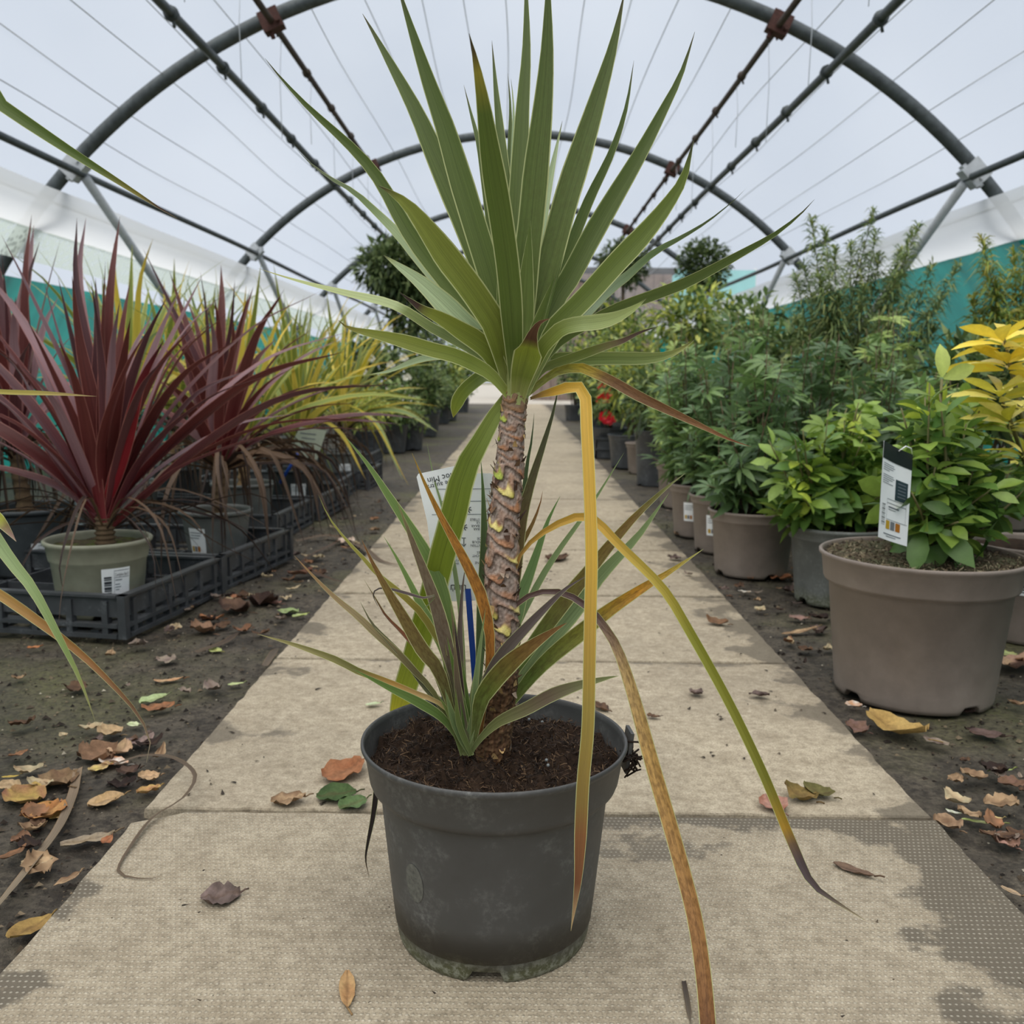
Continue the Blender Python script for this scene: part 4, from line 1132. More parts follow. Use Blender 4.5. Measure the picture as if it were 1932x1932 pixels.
def crate(loc, rz_, label, w=0.60, d=0.40, h=0.085):
    t = thing('pot_crate', label, 'crate', loc, rz_, 'black crates along the left bed')
    # local frame: x to the left is negative, the right front bottom corner is the origin
    th = 0.006
    def part(name, boxes):
        m = MB()
        for lo, hi in boxes: m.box(lo, hi)
        return m.build(name, M_BLACK, t, False)
    for nm, (x0, x1, y0, y1) in {'front': (-w, 0, 0, th), 'back': (-w, 0, d - th, d), 'right': (-th, 0, 0, d), 'left': (-w, -w + th, 0, d)}.items():
        o_ = 0.006
        part('wall_panel', [((x0, y0, h * 0.48), (x1, y1, h * 0.96)), ((x0 - o_, y0 - o_, h * 0.94), (x1 + o_, y1 + o_, h))])
        part('rail', [((x0 - o_, y0 - o_, h * 0.24), (x1 + o_, y1 + o_, h * 0.33))])
        part('rail', [((x0 - 0.007, y0 - 0.007, 0), (x1 + 0.007, y1 + 0.007, h * 0.10))])
        n = 8 if nm in ('front', 'back') else 6
        for i in range(n):
            f = (i + 0.5) / n
            if nm in ('front', 'back'):
                xx = x0 + (x1 - x0) * f
                part('rib', [((xx - 0.006, y0 - 0.005, 0.004), (xx + 0.006, y1 + 0.005, h * 0.86))])
            else:
                yy = y0 + (y1 - y0) * f
                part('rib', [((x0 - 0.005, yy - 0.006, 0.004), (x1 + 0.005, yy + 0.006, h * 0.86))])
    for x, y in ((-w, 0), (0, 0), (0, d), (-w, d)):
        part('corner_post', [((x - 0.008, y - 0.008, 0), (x + 0.008, y + 0.008, h * 0.99))])
    for i in range(1, 9): part('floor_bar', [((-w * i / 9 - 0.008, th, 0.006), (-w * i / 9 + 0.008, d - th, 0.012))])
    for i in range(1, 6): part('floor_bar', [((-w + th, d * i / 6 - 0.007, 0.008), (-th, d * i / 6 + 0.007, 0.013))])
    for i in range(1, 3): part('divider', [((-w * i / 3 - 0.003, th, 0.012), (-w * i / 3 + 0.003, d - th, h * 0.62))])
    part('divider', [((-w + th, d / 2 - 0.003, 0.012), (-th, d / 2 + 0.003, h * 0.62))])
    return t
cang = math.radians(-9)
def crate_at(x, y, a=cang, label=''): return crate((x, y, -0.006), a, label)
crate_at(-0.755, 1.765, cang, 'black slatted crate holding the olive pot, nearest on the left')
crate_at(-0.695, 2.185, cang, 'black crate under the grey pot with the dry hanging leaves')
crate_at(-0.735, 2.83, math.radians(-3), 'third black crate along the left bed, behind the grey pot')
crate_at(-0.70, 3.29, math.radians(-4), 'fourth black crate along the left bed')
crate_at(-0.72, 3.75, math.radians(0), 'fifth black crate, beside the faded label on a blue stake')
crate_at(-0.67, 4.19, math.radians(0), 'sixth black crate along the left bed')
crate_at(-0.80, 5.10, math.radians(0), 'seventh black crate far along the left bed')

def rosette(parent, org, base, tips, sets, mat, hw, seed=0, rise=0.5, n=12, spot=0.0, fold=0.3, sag=0.0, name='leaf', nc=3, tip0=.45, basew=0.55):
    rs = random.Random(seed)
    for tp_ in tips:
        tp_ = Vector(tp_)
        d = tp_ - base
        L = d.length
        hd = Vector((d.x, d.y, 0))
        up_ = max(0.0, d.z)
        m1 = base + hd * 0.28 + Vector((0, 0, d.z * 0.36 + L * 0.13 * rise * (0.4 + hd.length / (L + 1e-6))))
        m2 = base + hd * 0.64 + Vector((0, 0, d.z * 0.72 + L * (0.13 * rise) * (0.5 + hd.length / (L + 1e-6)))) - Vector((0, 0, sag * L))
        j = L * 0.015
        P3 = [base + Vector((rs.gauss(0, 0.004), rs.gauss(0, 0.004), rs.uniform(-0.02, 0.012))), m1 + Vector((rs.gauss(0, j), rs.gauss(0, j), 0)), m2 + Vector((rs.gauss(0, j), rs.gauss(0, j), 0)), tp_]
        hn = hd.normalized() if hd.length > 1e-4 else Vector((0, -1, 0))
        fc = (Vector((0, 0, 1)) * (0.35 + hd.length / L) - hn * 0.8).normalized()
        st_ = rs.choice(sets)
        k = rs.uniform(0.85, 1.12)
        st_ = [(a, tuple(v * k for v in q)) for a, q in st_]
        blade(name, [p - org for p in P3], hw * rs.uniform(0.8, 1.15), st_, mat, parent, fc, rs.uniform(-0.5, 0.5), rs.uniform(-0.5, 0.5), fold, spot, base=basew, tip0=tip0, n=n, nc=nc)
def fan(base, n, L0, L1, e0, e1, seed, az=None):
    rs = random.Random(seed)
    out = []
    for i in range(n):
        a = i * 2.39996 + rs.uniform(-.3, .3) if az is None else rs.uniform(*az)
        e = math.radians(e0 + (e1 - e0) * (i + rs.random()) / n)
        L = rs.uniform(L0, L1)
        out.append(base + Vector((math.cos(a) * math.cos(e), math.sin(a) * math.cos(e), math.sin(e))) * L)
    return out
R1 = [(0, c(150, 62, 70)), (.15, c(116, 48, 50)), (.4, c(98, 48, 45)), (.95, c(98, 52, 46)), (1, c(40, 30, 32))]
R2 = [(0, c(140, 58, 66)), (.2, c(112, 60, 64)), (.5, c(98, 60, 62)), (1, c(66, 44, 46))]
R3 = [(0, c(150, 70, 78)), (.2, c(150, 110, 116)), (.6, c(158, 124, 128)), (1, c(104, 78, 82))]  # pink-grey sheen of the sky put into the leaf colour
R4 = [(0, c(150, 40, 50)), (.5, c(140, 36, 44)), (.8, c(100, 34, 38)), (1, c(50, 30, 30))]
DB = [(0, c(70, 54, 46)), (.5, c(60, 46, 42)), (1, c(48, 40, 40))]
DT = [(0, c(120, 94, 70)), (.5, c(96, 76, 60)), (1, c(70, 58, 52))]
def hang(parent, org, base, n, r0, r1, zdrop, seed, az=(0, 6.28), sets=(DB, DT), hw=0.004):
    rs = random.Random(seed)
    for i in range(n):
        a = rs.uniform(*az)
        r = rs.uniform(r0, r1)
        z1 = rs.uniform(0.0, zdrop)
        d = Vector((math.cos(a), math.sin(a), 0))
        P3 = [base, base + d * r * 0.3 + Vector((0, 0, rs.uniform(0.02, 0.09))), base + d * r * 0.72 + Vector((0, 0, rs.uniform(-0.03, 0.06))), base + d * r * rs.uniform(.85, 1) + Vector((rs.gauss(0, .02), rs.gauss(0, .02), -base.z + z1 + 0.02))]
        blade('dead_leaf', [p - org for p in P3], hw * rs.uniform(0.5, 1.2), rs.choice(sets), M_DRY, parent, (0, 0, 1), rs.uniform(-.8, .8), rs.uniform(-1, 1), .5, base=.8, n=12, nc=3)
def stump(parent, org, a, b_, r, seed=1, col=(c(96, 78, 58), c(60, 46, 36))):
    m = MB()
    P, Cc = [], []
    n = 22
    for i in range(n + 1):
        t = i / n
        p = a + (b_ - a) * t - org
        rr = r * (1 + 0.12 * ((i % 3) - 1)) * (1.1 - 0.2 * t)
        P.append([p + Vector((math.cos(2 * PI * k / 16), math.sin(2 * PI * k / 16), 0)) * rr for k in range(16)])
        Cc.append([(*mixc(col[0], col[1], ((i % 3) / 2 + (k % 3) * .1) % 1), 0) for k in range(16)])
    m.grid(P, Cc, None, True)
    return m.build('trunk', M_BARK, parent)

# red cordyline in the olive pot
YA_ = 1.915
A0 = gr(186, 1040, 0.158); A0 = at(186, 1037, YA_); A0.z = 0.008
pa = thing('potted_red_cordyline', 'burgundy cordyline in an olive pot in the nearest crate', 'potted plant', A0)
po, zs, rz = make_pot(pa, 0.101, 0.080, 0.158, 0.046, M_OLIVE, M_MOSSY, 0.90, 0.008, 0.004, 72)
sticker(po, rz, -1.12, -0.50, 0.052, 0.107, 0, 'Cordyline Red S')
bA = at(197, 985, YA_)
stump(pa, A0, Vector((bA.x, YA_, 0.14)), bA + Vector((0, 0, 0.015)), 0.019)
tipsA = [at(x, y, YA_ + d) for x, y, d in [(80, 519, .02), (109, 521, .1), (136, 521, -.05), (145, 411, .15), (162, 411, .2), (226, 409, .1), (172, 529, -.12), (180, 525, .05), (199, 492, -.02), (226, 568, -.1), (246, 527, .1), (246, 600, -.15), (381, 521, .12), (424, 552, .05), (315, 560, .0), (340, 545, .1), (369, 612, -.1),
    (400, 606, -.05), (430, 590, .1), (519, 704, -.08), (649, 664, .05), (495, 690, .1), (660, 625, .1), (608, 548, .15), (753, 724, .0), (749, 813, -.05), (700, 790, .1), (450, 640, -.05), (2, 442, .0), (-40, 500, .1), (-90, 540, -.05), (-130, 600, .1), (-160, 660, .0), (-60, 610, -.12), (-190, 740, .05), (-150, 800, -.05), (-120, 700, -.15), (-40, 640, .2), (20, 560, .15), (50, 600, -.15), (-170, 880, .05), (290, 590, .2), (110, 640, -.2), (330, 660, -.2), (280, 620, -.18), (560, 780, .1), (-60, 760, -.2), (40, 690, -.22)]]
rosette(pa, A0, bA, [at(310, 640, 1.75)], [R4], M_RED, 0.016, 5, .3, 16, nc=5)
rosette(pa, A0, bA, tipsA, [R1, R1, R2, R2, R3, R1, R3], M_RED, 0.0155, 1, .45, 16, nc=5)
hang(pa, A0, bA - Vector((0, 0, .02)), 34, .16, .46, .12, 4)

# red cordyline in the grey pot further on
YB_ = 2.465
B0 = at(407, 955, YB_); B0.z = 0.008
pb = thing('potted_red_cordyline', 'burgundy cordyline in a grey pot with dry hanging leaves', 'potted plant', B0)
po, zs, rz = make_pot(pb, 0.089, 0.069, 0.142, 0.012, M_GREYP, M_MOSSY, 0.84, 0.009, 0.001, 56)
sticker(po, rz, -2.22, -1.62, 0.03, 0.10, 1)
bB = at(415, 868, YB_)
stump(pb, B0, Vector((B0.x + .01, YB_, 0.12)), bB, 0.016)
tipsB = [at(x, y, YB_ + d) for x, y, d in [(270, 469, .0), (320, 512, .1), (378, 513, .0), (417, 500, .15), (443, 528, -.05), (472, 545, -.05), (478, 541, .1), (532, 556, -.1), (537, 545, .1), (405, 562, -.15), (300, 560, .1), (330, 640, -.15), (290, 640, .15), (270, 700, .0), (250, 760, .1), (520, 640, .2), (590, 620, .1), (640, 640, .1), (730, 720, .15), (755, 800, .05), (620, 720, -.1), (560, 690, -.1), (300, 790, -.1), (350, 560, .2), (510, 590, .2), (395, 590, -.2), (440, 600, -.2), (310, 720, -.2), (680, 760, .1), (800, 790, .1)]]
rosette(pb, B0, bB, tipsB, [R1, R1, R2, R3, R1], M_RED, 0.016, 2, .4, 14)
hang(pb, B0, bB - Vector((0, 0, .03)), 46, .15, .46, .10, 8, (-2.6, 1.6), (DT, DT, DB), .006)

# the third, behind at the left edge
YC_ = 2.32
C_ = at(52, 965, YC_); C_.z = 0.008
pcd = thing('potted_red_cordyline', 'burgundy cordyline in a slate pot at the left edge', 'potted plant', C_)
po, zs, rz = make_pot(pcd, 0.112, 0.094, 0.165, 0.014, M_SLATE, M_MOSSY, 0.84, 0.009, 0.001, 56)
sticker(po, rz, -1.06, -0.70, 0.02, 0.085, 0)
bC = at(28, 850, YC_)
stump(pcd, C_, Vector((C_.x, YC_, 0.13)), bC, 0.018)
tipsC = [at(x, y, YC_ + d) for x, y, d in [(49, 434, .0), (60, 405, .1), (64, 425, .2), (75, 455, .1), (2, 470, .0), (114, 452, .1), (-30, 430, .1), (-70, 480, .0), (-20, 520, -.15), (30, 560, -.2), (-110, 560, .1), (-140, 640, .0), (110, 560, .2), (150, 620, .1), (-60, 640, -.2), (180, 700, .1), (60, 640, -.25), (-160, 760, .0), (130, 760, .2), (0, 600, .2), (90, 620, .25), (-100, 700, -.2), (-50, 560, .2)]]
rosette(pcd, C_, bC, tipsC, [R1, R2, R2, R3], M_RED, 0.016, 3, .4, 14)
hang(pcd, C_, bC - Vector((0, 0, .03)), 60, .06, .28, .2, 9, (0, 6.28), (DB, DB, DT))

# green and gold cordylines behind them
V1 = [(0, c(170, 178, 110)), (.2, c(126, 138, 60)), (1, c(132, 142, 66))]
V2 = [(0, c(190, 186, 110)), (.3, c(196, 184, 84)), (.85, c(214, 184, 72)), (1, c(170, 140, 80))]
V3 = [(0, c(150, 164, 104)), (.3, c(132, 152, 96)), (1, c(128, 148, 98))]
V4 = [(0, c(196, 190, 110)), (.4, c(186, 172, 50)), (1, c(196, 164, 56))]
GL = [((462, 838, 3.02), 34, 'striped cordyline with a ringed bare trunk behind the grey pot', True),
      ((560, 832, 3.50), 40, 'green and gold cordyline beside the faded label', False),
      ((648, 806, 4.30), 36, 'green and gold cordyline leaning out towards the path', False),
      ((330, 800, 3.50), 36, 'green cordyline between the two nearest burgundy ones', False),
      ((240, 800, 3.03), 34, 'green cordyline behind the olive pot against the netting', False),
      ((400, 760, 4.40), 34, 'gold-edged cordyline against the left netting', False),
      ((560, 760, 5.30), 30, 'farthest green and gold cordyline of the left bed', False)]
for k, ((x, y, Y), n, labl, bare) in enumerate(GL):
    b_ = at(x, y, Y)
    O_ = Vector((b_.x - 0.01, Y, 0.008))
    t = thing('potted_green_cordyline', labl, 'potted plant', O_, 0, 'green and gold cordylines of the left bed')
    p_, zs, rz = make_pot(t, 0.098, 0.078, 0.15, 0.02, M_SLATE if k % 2 else M_GREYP, M_MOSSY, 0.85, 0.008, 0.002, 40)
    if k in (1, 2): sticker(p_, rz, -1.5, -0.9, 0.03, 0.1, 1)
    stump(t, O_, Vector((O_.x, Y, 0.11)), b_ + Vector((0, 0, .01)), 0.018 if bare else 0.014, 1, (c(150, 122, 88), c(84, 62, 46)))
    rosette(t, O_, b_, fan(b_, n, .44, .66, 12, 84, 20 + k), [V1, V1, V2, V3, V4] if k in (1, 2) else [V1, V1, V3, V2], M_VAR, 0.0125, 30 + k, .5, 10, sag=0.0)
    if k in (1, 2):
        extra = [at(x2, y2, Y + d2) for x2, y2, d2 in ([(640, 585, .1), (700, 560, .2), (760, 605, .3), (755, 640, .1), (620, 560, .0), (590, 575, .2), (800, 760, .0), (790, 690, .1), (660, 590, -.1)] if k == 1 else [(765, 590, .2), (752, 635, .1), (735, 600, .3), (815, 762, -.05), (818, 797, -.1), (826, 815, -.15), (740, 660, .0), (690, 600, .1), (820, 770, .1)])]
        rosette(t, O_, b_, extra, [V2, V4, V3, V1], M_VAR, 0.014, 60 + k, .9, 12)
        drop = [at(x2, y2, Y + d2) for x2, y2, d2 in ([(690, 905, -.1), (772, 918, -.15), (640, 920, .0)] if k == 1 else [(760, 905, -.2), (733, 880, -.1)])]
        rosette(t, O_, b_, drop, [V2, V4, V3], M_VAR, 0.013, 70 + k, 2.2, 14)
    hang(t, O_, b_ - Vector((0, 0, .03)), 26, .12, .38, .06, 80 + k, (-2.8, 1.2), (DT, DB), .005)

# faded label on a blue stake among them
LB = at(578, 848, 3.30)
t = thing('plant_label', 'faded grey-green label on a blue stake among the left cordylines', 'plant label', LB)
M_FADE = plain('faded_label', c(176, 184, 168), 0.6, 0.08, 60)
q = [at(x, y, 3.30) - LB for x, y in ((549, 838), (566, 806), (616, 812), (598, 868), (575, 862))]
m = MB(); m.poly(q[::-1]); q2 = [p + Vector((0, .001, 0)) for p in q]; m.poly(q2)
for i in range(5): m.poly([q[i], q[(i + 1) % 5], q2[(i + 1) % 5], q2[i]])
cd_ = m.build('card', M_FADE, t, False)
for i in range(4):
    m = MB()
    xa, ya = 566 + 3 * (i % 2), 816 + 9 * i
    m.poly([at(xa, ya, 3.299) - LB, at(xa + 30 - 4 * i, ya + 3, 3.299) - LB, at(xa + 30 - 4 * i, ya + 5, 3.299) - LB, at(xa, ya + 2, 3.299) - LB])
    m.build('print_line', M_INKL, cd_, False)
m = MB(); e_ = at(528, 912, 3.28); m.tube([at(568, 846, 3.305) - LB, e_ - LB], 0.006, 6); m.build('stake', M_BLUE, t)

# cordyline just outside the frame at the left, whose leaves reach into the picture
YN = 0.97
N0 = Vector((-0.80, YN, -0.004)); bN = Vector((-0.79, YN, 0.47))
pn = thing('potted_cabbage_palm', 'green cabbage palm at the left edge, only its leaf tips showing', 'potted plant', N0)
make_pot(pn, 0.112, 0.085, 0.18, 0.04, M_POT, M_COMPOST, 0.88, 0.005, 0.006, 64)
stump(pn, N0, Vector((N0.x, YN, .14)), bN, 0.016)
lx = bN
def nleaf(pxs, w, d, stops, roll=.2, **ex):
    P3 = [bN] + [at(x, y, YN + d * i / len(pxs)) for i, (x, y) in enumerate(pxs)]
    f_ = Vector((0, 0, H)) - P3[-2]
    blade('leaf', [p - N0 for p in P3], w * pxm(YN) / 2, stops, M_LEAF, pn, f_.normalized(), roll, 0, .3, base=.7, n=26, **ex)
nleaf([(-120, 110), (0, 196), (120, 277), (230, 347), (300, 392), (336, 413)], 22, -.05, [(0, c(110, 124, 70)), (.85, c(92, 108, 50)), (.93, c(130, 116, 50)), (.96, c(80, 56, 46)), (1, c(80, 56, 46))], tip0=.7)
nleaf([(-120, 730), (0, 739), (90, 742), (184, 748)], 9, -.05, [(0, c(170, 170, 90)), (.8, c(196, 178, 96)), (1, c(180, 150, 110))], tip0=.8)
nleaf([(-90, 880), (-20, 962), (8, 992), (31, 1022)], 22, -.05, [(0, c(120, 134, 70)), (.8, c(160, 160, 60)), (.9, c(150, 150, 60)), (.93, c(110, 84, 66)), (1, c(150, 120, 110))], tip0=.88)
nleaf([(-130, 840), (-30, 985), (20, 1058), (62, 1112), (110, 1200), (150, 1280), (181, 1364)], 30, -.04, [(0, c(140, 156, 100)), (.6, c(156, 174, 122)), (.85, c(126, 146, 84)), (.95, c(150, 150, 90)), (1, c(110, 100, 80))], tip0=.45)
nleaf([(-140, 1050), (-20, 1110), (80, 1178), (150, 1232), (210, 1290), (258, 1345), (283, 1396), (276, 1440)], 19, -.03, [(0, c(150, 120, 70)), (.5, c(180, 142, 78)), (.75, c(150, 104, 58)), (.9, c(104, 76, 54)), (1, c(150, 136, 116))], tip0=.6)
for i, tp_ in enumerate(fan(bN, 16, .28, .42, 25, 84, 99)):
    if tp_.x < -0.62 and tp_.y > 0.7: rosette(pn, N0, bN, [tp_], [GR, OL], M_LEAF, .011, 200 + i, .4, 12, nc=5)

# ------------------------------------------------------------------ shrubs
def leaflet(m, ang, L, w, seg, droop, col, fold=0.25, y0=0.0, tilt=0.0, ob=0.85):
    P, Cc = [], []
    for i in range(seg + 1):
        t = i / seg
        k = math.sin(PI * min(1, 0.06 + t * 0.94) ** ob) ** 0.8 if 0 < t < 1 else (0.12 if t == 0 else 0.02)
        yy = y0 + L * t
        z = -droop * L * t * t + tilt * L * t
        row = []
        for u in (-1, 0, 1):
            x = u * w * k
            p = Vector((x, yy, z + fold * w * k * abs(u)))
            row.append(Matrix.Rotation(ang, 3, 'Z') @ p)
        P.append(row); Cc.append([(*tuple(v * (1.12 if u == 1 else 1.0) for v in col), 0) for u in (0, 1, 2)])
    m.grid(P, Cc)
def leaf_mesh(kind, col, L, w, mat):
    m = MB()
    if kind == 'tri':
        for a, s_ in ((-0.95, .86), (0.0, 1.0), (0.95, .86)): leaflet(m, a, L * s_, w * s_, 4, 0.3, col, y0=L * 0.22 if a == 0 else L * 0.18, ob=1.3)
    elif kind == 'palm':
        for a, s_ in ((-1.3, .7), (-0.65, .9), (0, 1), (0.65, .9), (1.3, .7)): leaflet(m, a, L * s_, w * s_, 3, 0.35, col, .3, y0=L * 0.12)
    else:
        leaflet(m, 0, L, w, 5, 0.3, col, y0=L * 0.05, ob=1.2)
    return m.mesh('leaf', mat)
def leaf_matrix(p, d, upv, s, spin=0.0):
    y = d.normalized()
    z = (upv - y * upv.dot(y))
    z = z.normalized() if z.length > 1e-4 else y.orthogonal().normalized()
    x = y.cross(z)
    Mx = Matrix(((x.x * s, y.x * s, z.x * s, p.x), (x.y * s, y.y * s, z.y * s, p.y), (x.z * s, y.z * s, z.z * s, p.z), (0, 0, 0, 1)))
    return Mx @ Matrix.Rotation(spin, 4, 'Y')
def add_leaf(mesh, parent, Mx):
    o = bpy.data.objects.new('leaf', mesh)
    COL.objects.link(o)
    o.parent = parent
    o.matrix_local = Mx
    return o
def shrub(parent, org, roots, tips, nleaf, pick, stem_r, rs, t0=0.45, size=(0.8, 1.15), stemmat=None, upb=0.35, drop=0.5, topn=4):
    for tip in tips:
        root = rs.choice(roots)
        mid = root + (tip - root) * 0.5 + Vector(((tip.x - root.x) * 0.12, (tip.y - root.y) * 0.12, 0.02)) + Vector((rs.gauss(0, .01), rs.gauss(0, .01), 0))
        pts = [Vector(p) - org for p in crom([root, mid, tip], 8)]
        m = MB(); m.tube(pts, [stem_r * (1 - 0.7 * i / 8) for i in range(9)], 5)
        m.build('branch', stemmat or M_STEM, parent)
        a = rs.uniform(0, 6.28)
        for i in range(nleaf):
            t = t0 + (1 - t0) * (i + rs.random() * .5) / nleaf
            p = pts[min(8, int(t * 8))].lerp(pts[min(8, int(t * 8) + 1)], t * 8 - int(t * 8)) if t < 1 else pts[-1]
            a += 2.4
            top = i >= nleaf - topn
            el = rs.uniform(0.0, 0.85) if top else rs.uniform(-drop, 0.6)
            d = Vector((math.cos(a) * math.cos(el), math.sin(a) * math.cos(el), math.sin(el)))
            upv = Vector((rs.gauss(0, .55), rs.gauss(0, .55), 1))
            add_leaf(pick(rs, (p + org).z, t), parent, leaf_matrix(p, d, upv, rs.uniform(*size) * (0.75 if top else 1.0), rs.uniform(-.9, .9)))
def litter_top(parent, r, z, n, cols, seed):
    rs = random.Random(seed); m = MB()
    for i in range(n):
        a, q = rs.uniform(0, 6.28), r * math.sqrt(rs.random())
        p = Vector((q * math.cos(a), q * math.sin(a), z + rs.uniform(-.001, .006)))
        d = Vector((rs.gauss(0, 1), rs.gauss(0, 1), rs.gauss(0, .4))).normalized()
        s2 = d.cross(Vector((rs.gauss(0, .4), rs.gauss(0, .4), 1))).normalized() * rs.uniform(.0004, .0012)
        L = rs.uniform(.003, .013); k = rs.choice(cols)
        m.grid([[p - d * L / 2 - s2, p - d * L / 2 + s2], [p + d * L / 2 - s2, p + d * L / 2 + s2]], [[(*k, 0)] * 2] * 2)
    m.build('compost_fibre', M_LIT, parent)['kind'] = 'stuff'
def tips_px(rs, n, x0, x1, y0, y1, Ya, Yb, shape=None):
    out = []
    while len(out) < n:
        x, y, Y = rs.uniform(x0, x1), rs.uniform(y0, y1), rs.uniform(Ya, Yb)
        if shape and not shape((x - x0) / (x1 - x0), (y - y0) / (y1 - y0)): continue
        out.append(at(x, y, Y))
    return out
dome = lambda u, v: (2 * u - 1) ** 2 < 0.15 + 0.95 * v and not (v > .85 and abs(2 * u - 1) < .5)

TRI = {'g': leaf_mesh('tri', c(112, 134, 58), 0.062, 0.0150, M_VEG), 'd': leaf_mesh('tri', c(78, 106, 48), 0.066, 0.0160, M_VEG), 'l': leaf_mesh('tri', c(158, 172, 66), 0.054, 0.0130, M_VEG), 'y': leaf_mesh('tri', c(206, 194, 84), 0.040, 0.0100, M_VEG)}
PAL = {'d': leaf_mesh('palm', c(74, 96, 60), 0.066, 0.0090, M_VEG), 'm': leaf_mesh('palm', c(98, 122, 70), 0.066, 0.0095, M_VEG), 'l': leaf_mesh('palm', c(132, 148, 80), 0.060, 0.0095, M_VEG)}
GOLD = {'y': leaf_mesh('one', c(204, 184, 70), 0.092, 0.0150, M_VEG), 'p': leaf_mesh('one', c(204, 192, 106), 0.088, 0.0145, M_VEG), 'g': leaf_mesh('one', c(176, 170, 66), 0.085, 0.0145, M_VEG)}
OVAL = leaf_mesh('one', c(170, 182, 96), 0.062, 0.015, M_VEG)

# big taupe pot at the right with its broad-leaved bush
rs = random.Random(21)
Q0 = at(1727, 1200, 1.505); Q0.z = -0.006
t = thing('potted_shrub', 'broad-leaved green bush in the big taupe pot, nearest on the right', 'potted plant', Q0)
po, zs, rz = make_pot(t, 0.1535, 0.121, 0.232, 0.052, M_TAUPE, M_DUSTY, 0.965, 0.006, 0.009, 96)
litter_top(t, .148, zs, 2600, [c(128, 112, 88), c(90, 76, 58), c(150, 138, 112), c(104, 104, 78), c(66, 54, 42)], 5)
sr = Vector((Q0.x + 0.004, Q0.y, Q0.z + zs - 0.01))
roots = [sr + Vector((-0.015, 0.0, 0)), sr + Vector((0.01, 0.01, 0)), sr + Vector((0.02, -0.01, 0))]
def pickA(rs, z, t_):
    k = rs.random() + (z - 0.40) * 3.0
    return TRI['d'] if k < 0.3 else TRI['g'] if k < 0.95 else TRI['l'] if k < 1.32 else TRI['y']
T_ = tips_px(rs, 37, 1690, 1960, 722, 930, 1.42, 1.75, lambda u, v: (2 * u - 1) ** 2 < 0.35 + v and not (u > .6 and v < .55))
T_ += [at(x, y, Y) for x, y, Y in ((1700, 770, 1.5), (1745, 750, 1.5), (1808, 985, 1.40), (1850, 1000, 1.42), (1720, 930, 1.40), (1760, 960, 1.44), (1700, 870, 1.42), (1900, 930, 1.5))]
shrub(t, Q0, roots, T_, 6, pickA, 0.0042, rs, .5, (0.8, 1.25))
tall = at(1777, 715, 1.50)
m = MB(); m.tube([sr - Q0, at(1770, 850, 1.5) - Q0, tall - Q0], [.004, .003, .002], 6); m.build('branch', M_STEM, t)
for d in ((-.05, -.1, 1), (.8, -.2, .35)):
    add_leaf(OVAL, t, leaf_matrix(tall - Q0, Vector(d), Vector((0, -1, .1)), .82))
# price tag hung in that bush
TG = at(1688, 930, 1.37)
t = thing('price_tag', 'white printed tag with a black top hung in the nearest right bush', 'tag', TG)
TL, TRr, BR, BL = (at(1668, 831, 1.365) - TG, at(1722, 858, 1.40) - TG, at(1711, 1031, 1.40) - TG, at(1657, 1013, 1.365) - TG)
tn_ = (TRr - TL).cross(BL - TL).normalized()
if tn_.y > 0: tn_ = -tn_
def tq(u, v, off=0.0):
    bow = 0.004 * math.sin(PI * u)
    return (TL * (1 - u) + TRr * u) * (1 - v) + (BL * (1 - u) + BR * u) * v + tn_ * (off - bow)
def tpatch(u0, u1, v0, v1, mat, name, parent, off=0.0006, nn=6):
    m = MB(); m.grid([[tq(u0 + (u1 - u0) * i / nn, v0 + (v1 - v0) * j / nn, off) for i in range(nn + 1)] for j in range(nn + 1)])
    return m.build(name, mat, parent)
m = MB()
for off in (0.0, -0.0006): m.grid([[tq(i / 8, j / 8, off) for i in range(9)] for j in range(9)])
tcard = m.build('card', M_WHITE, t)
M_TBLK = plain('tag_black', c(34, 38, 38), 0.5, 0.05)
tpatch(0, 1, 0.0, 0.17, M_TBLK, 'black_header', tcard)
tpatch(.55, .92, .33, .55, plain('tag_slate', c(50, 66, 72), 0.5, .05), 'slate_panel', tcard)
for i in range(5): tpatch(.62, .86, .36 + i * .035, .37 + i * .035, M_INKL, 'print_line', tcard, .0010)
for i in range(9): tpatch(.05, (.46, .5, .44, .3)[i % 4], .21 + i * .021 + (.03 if i > 3 else 0), .216 + i * .021 + (.03 if i > 3 else 0), M_INKL, 'print_line', tcard)
for i in range(15): tpatch(.08, .22, .63 + i * .0155, .63 + i * .0155 + .003 + .004 * (i % 3 == 0), M_INK, 'barcode_bar', tcard)
for (u0, u1, v0, v1) in ((.28, .9, .56, .565), (.28, .9, .60, .606), (.28, .285, .56, .77), (.9, .905, .56, .77), (.34, .7, .635, .65), (.34, .6, .665, .672), (.28, .95, .775, .78), (.2, .8, .93, .94), (.3, .65, .955, .962)): tpatch(u0, u1, v0, v1, M_INKL, 'rule', tcard)
for i in range(3): tpatch(.28 + i * .17, .42 + i * .17, .79, .88, M_SQ[i], 'colour_square', tcard)
m = MB(); m.tube([tq(.55, .03, .002), at(1709, 842, 1.385) - TG, at(1719, 846, 1.40) - TG, at(1722, 860, 1.42) - TG], .0009, 6); m.build('tie', M_WHITE, t)

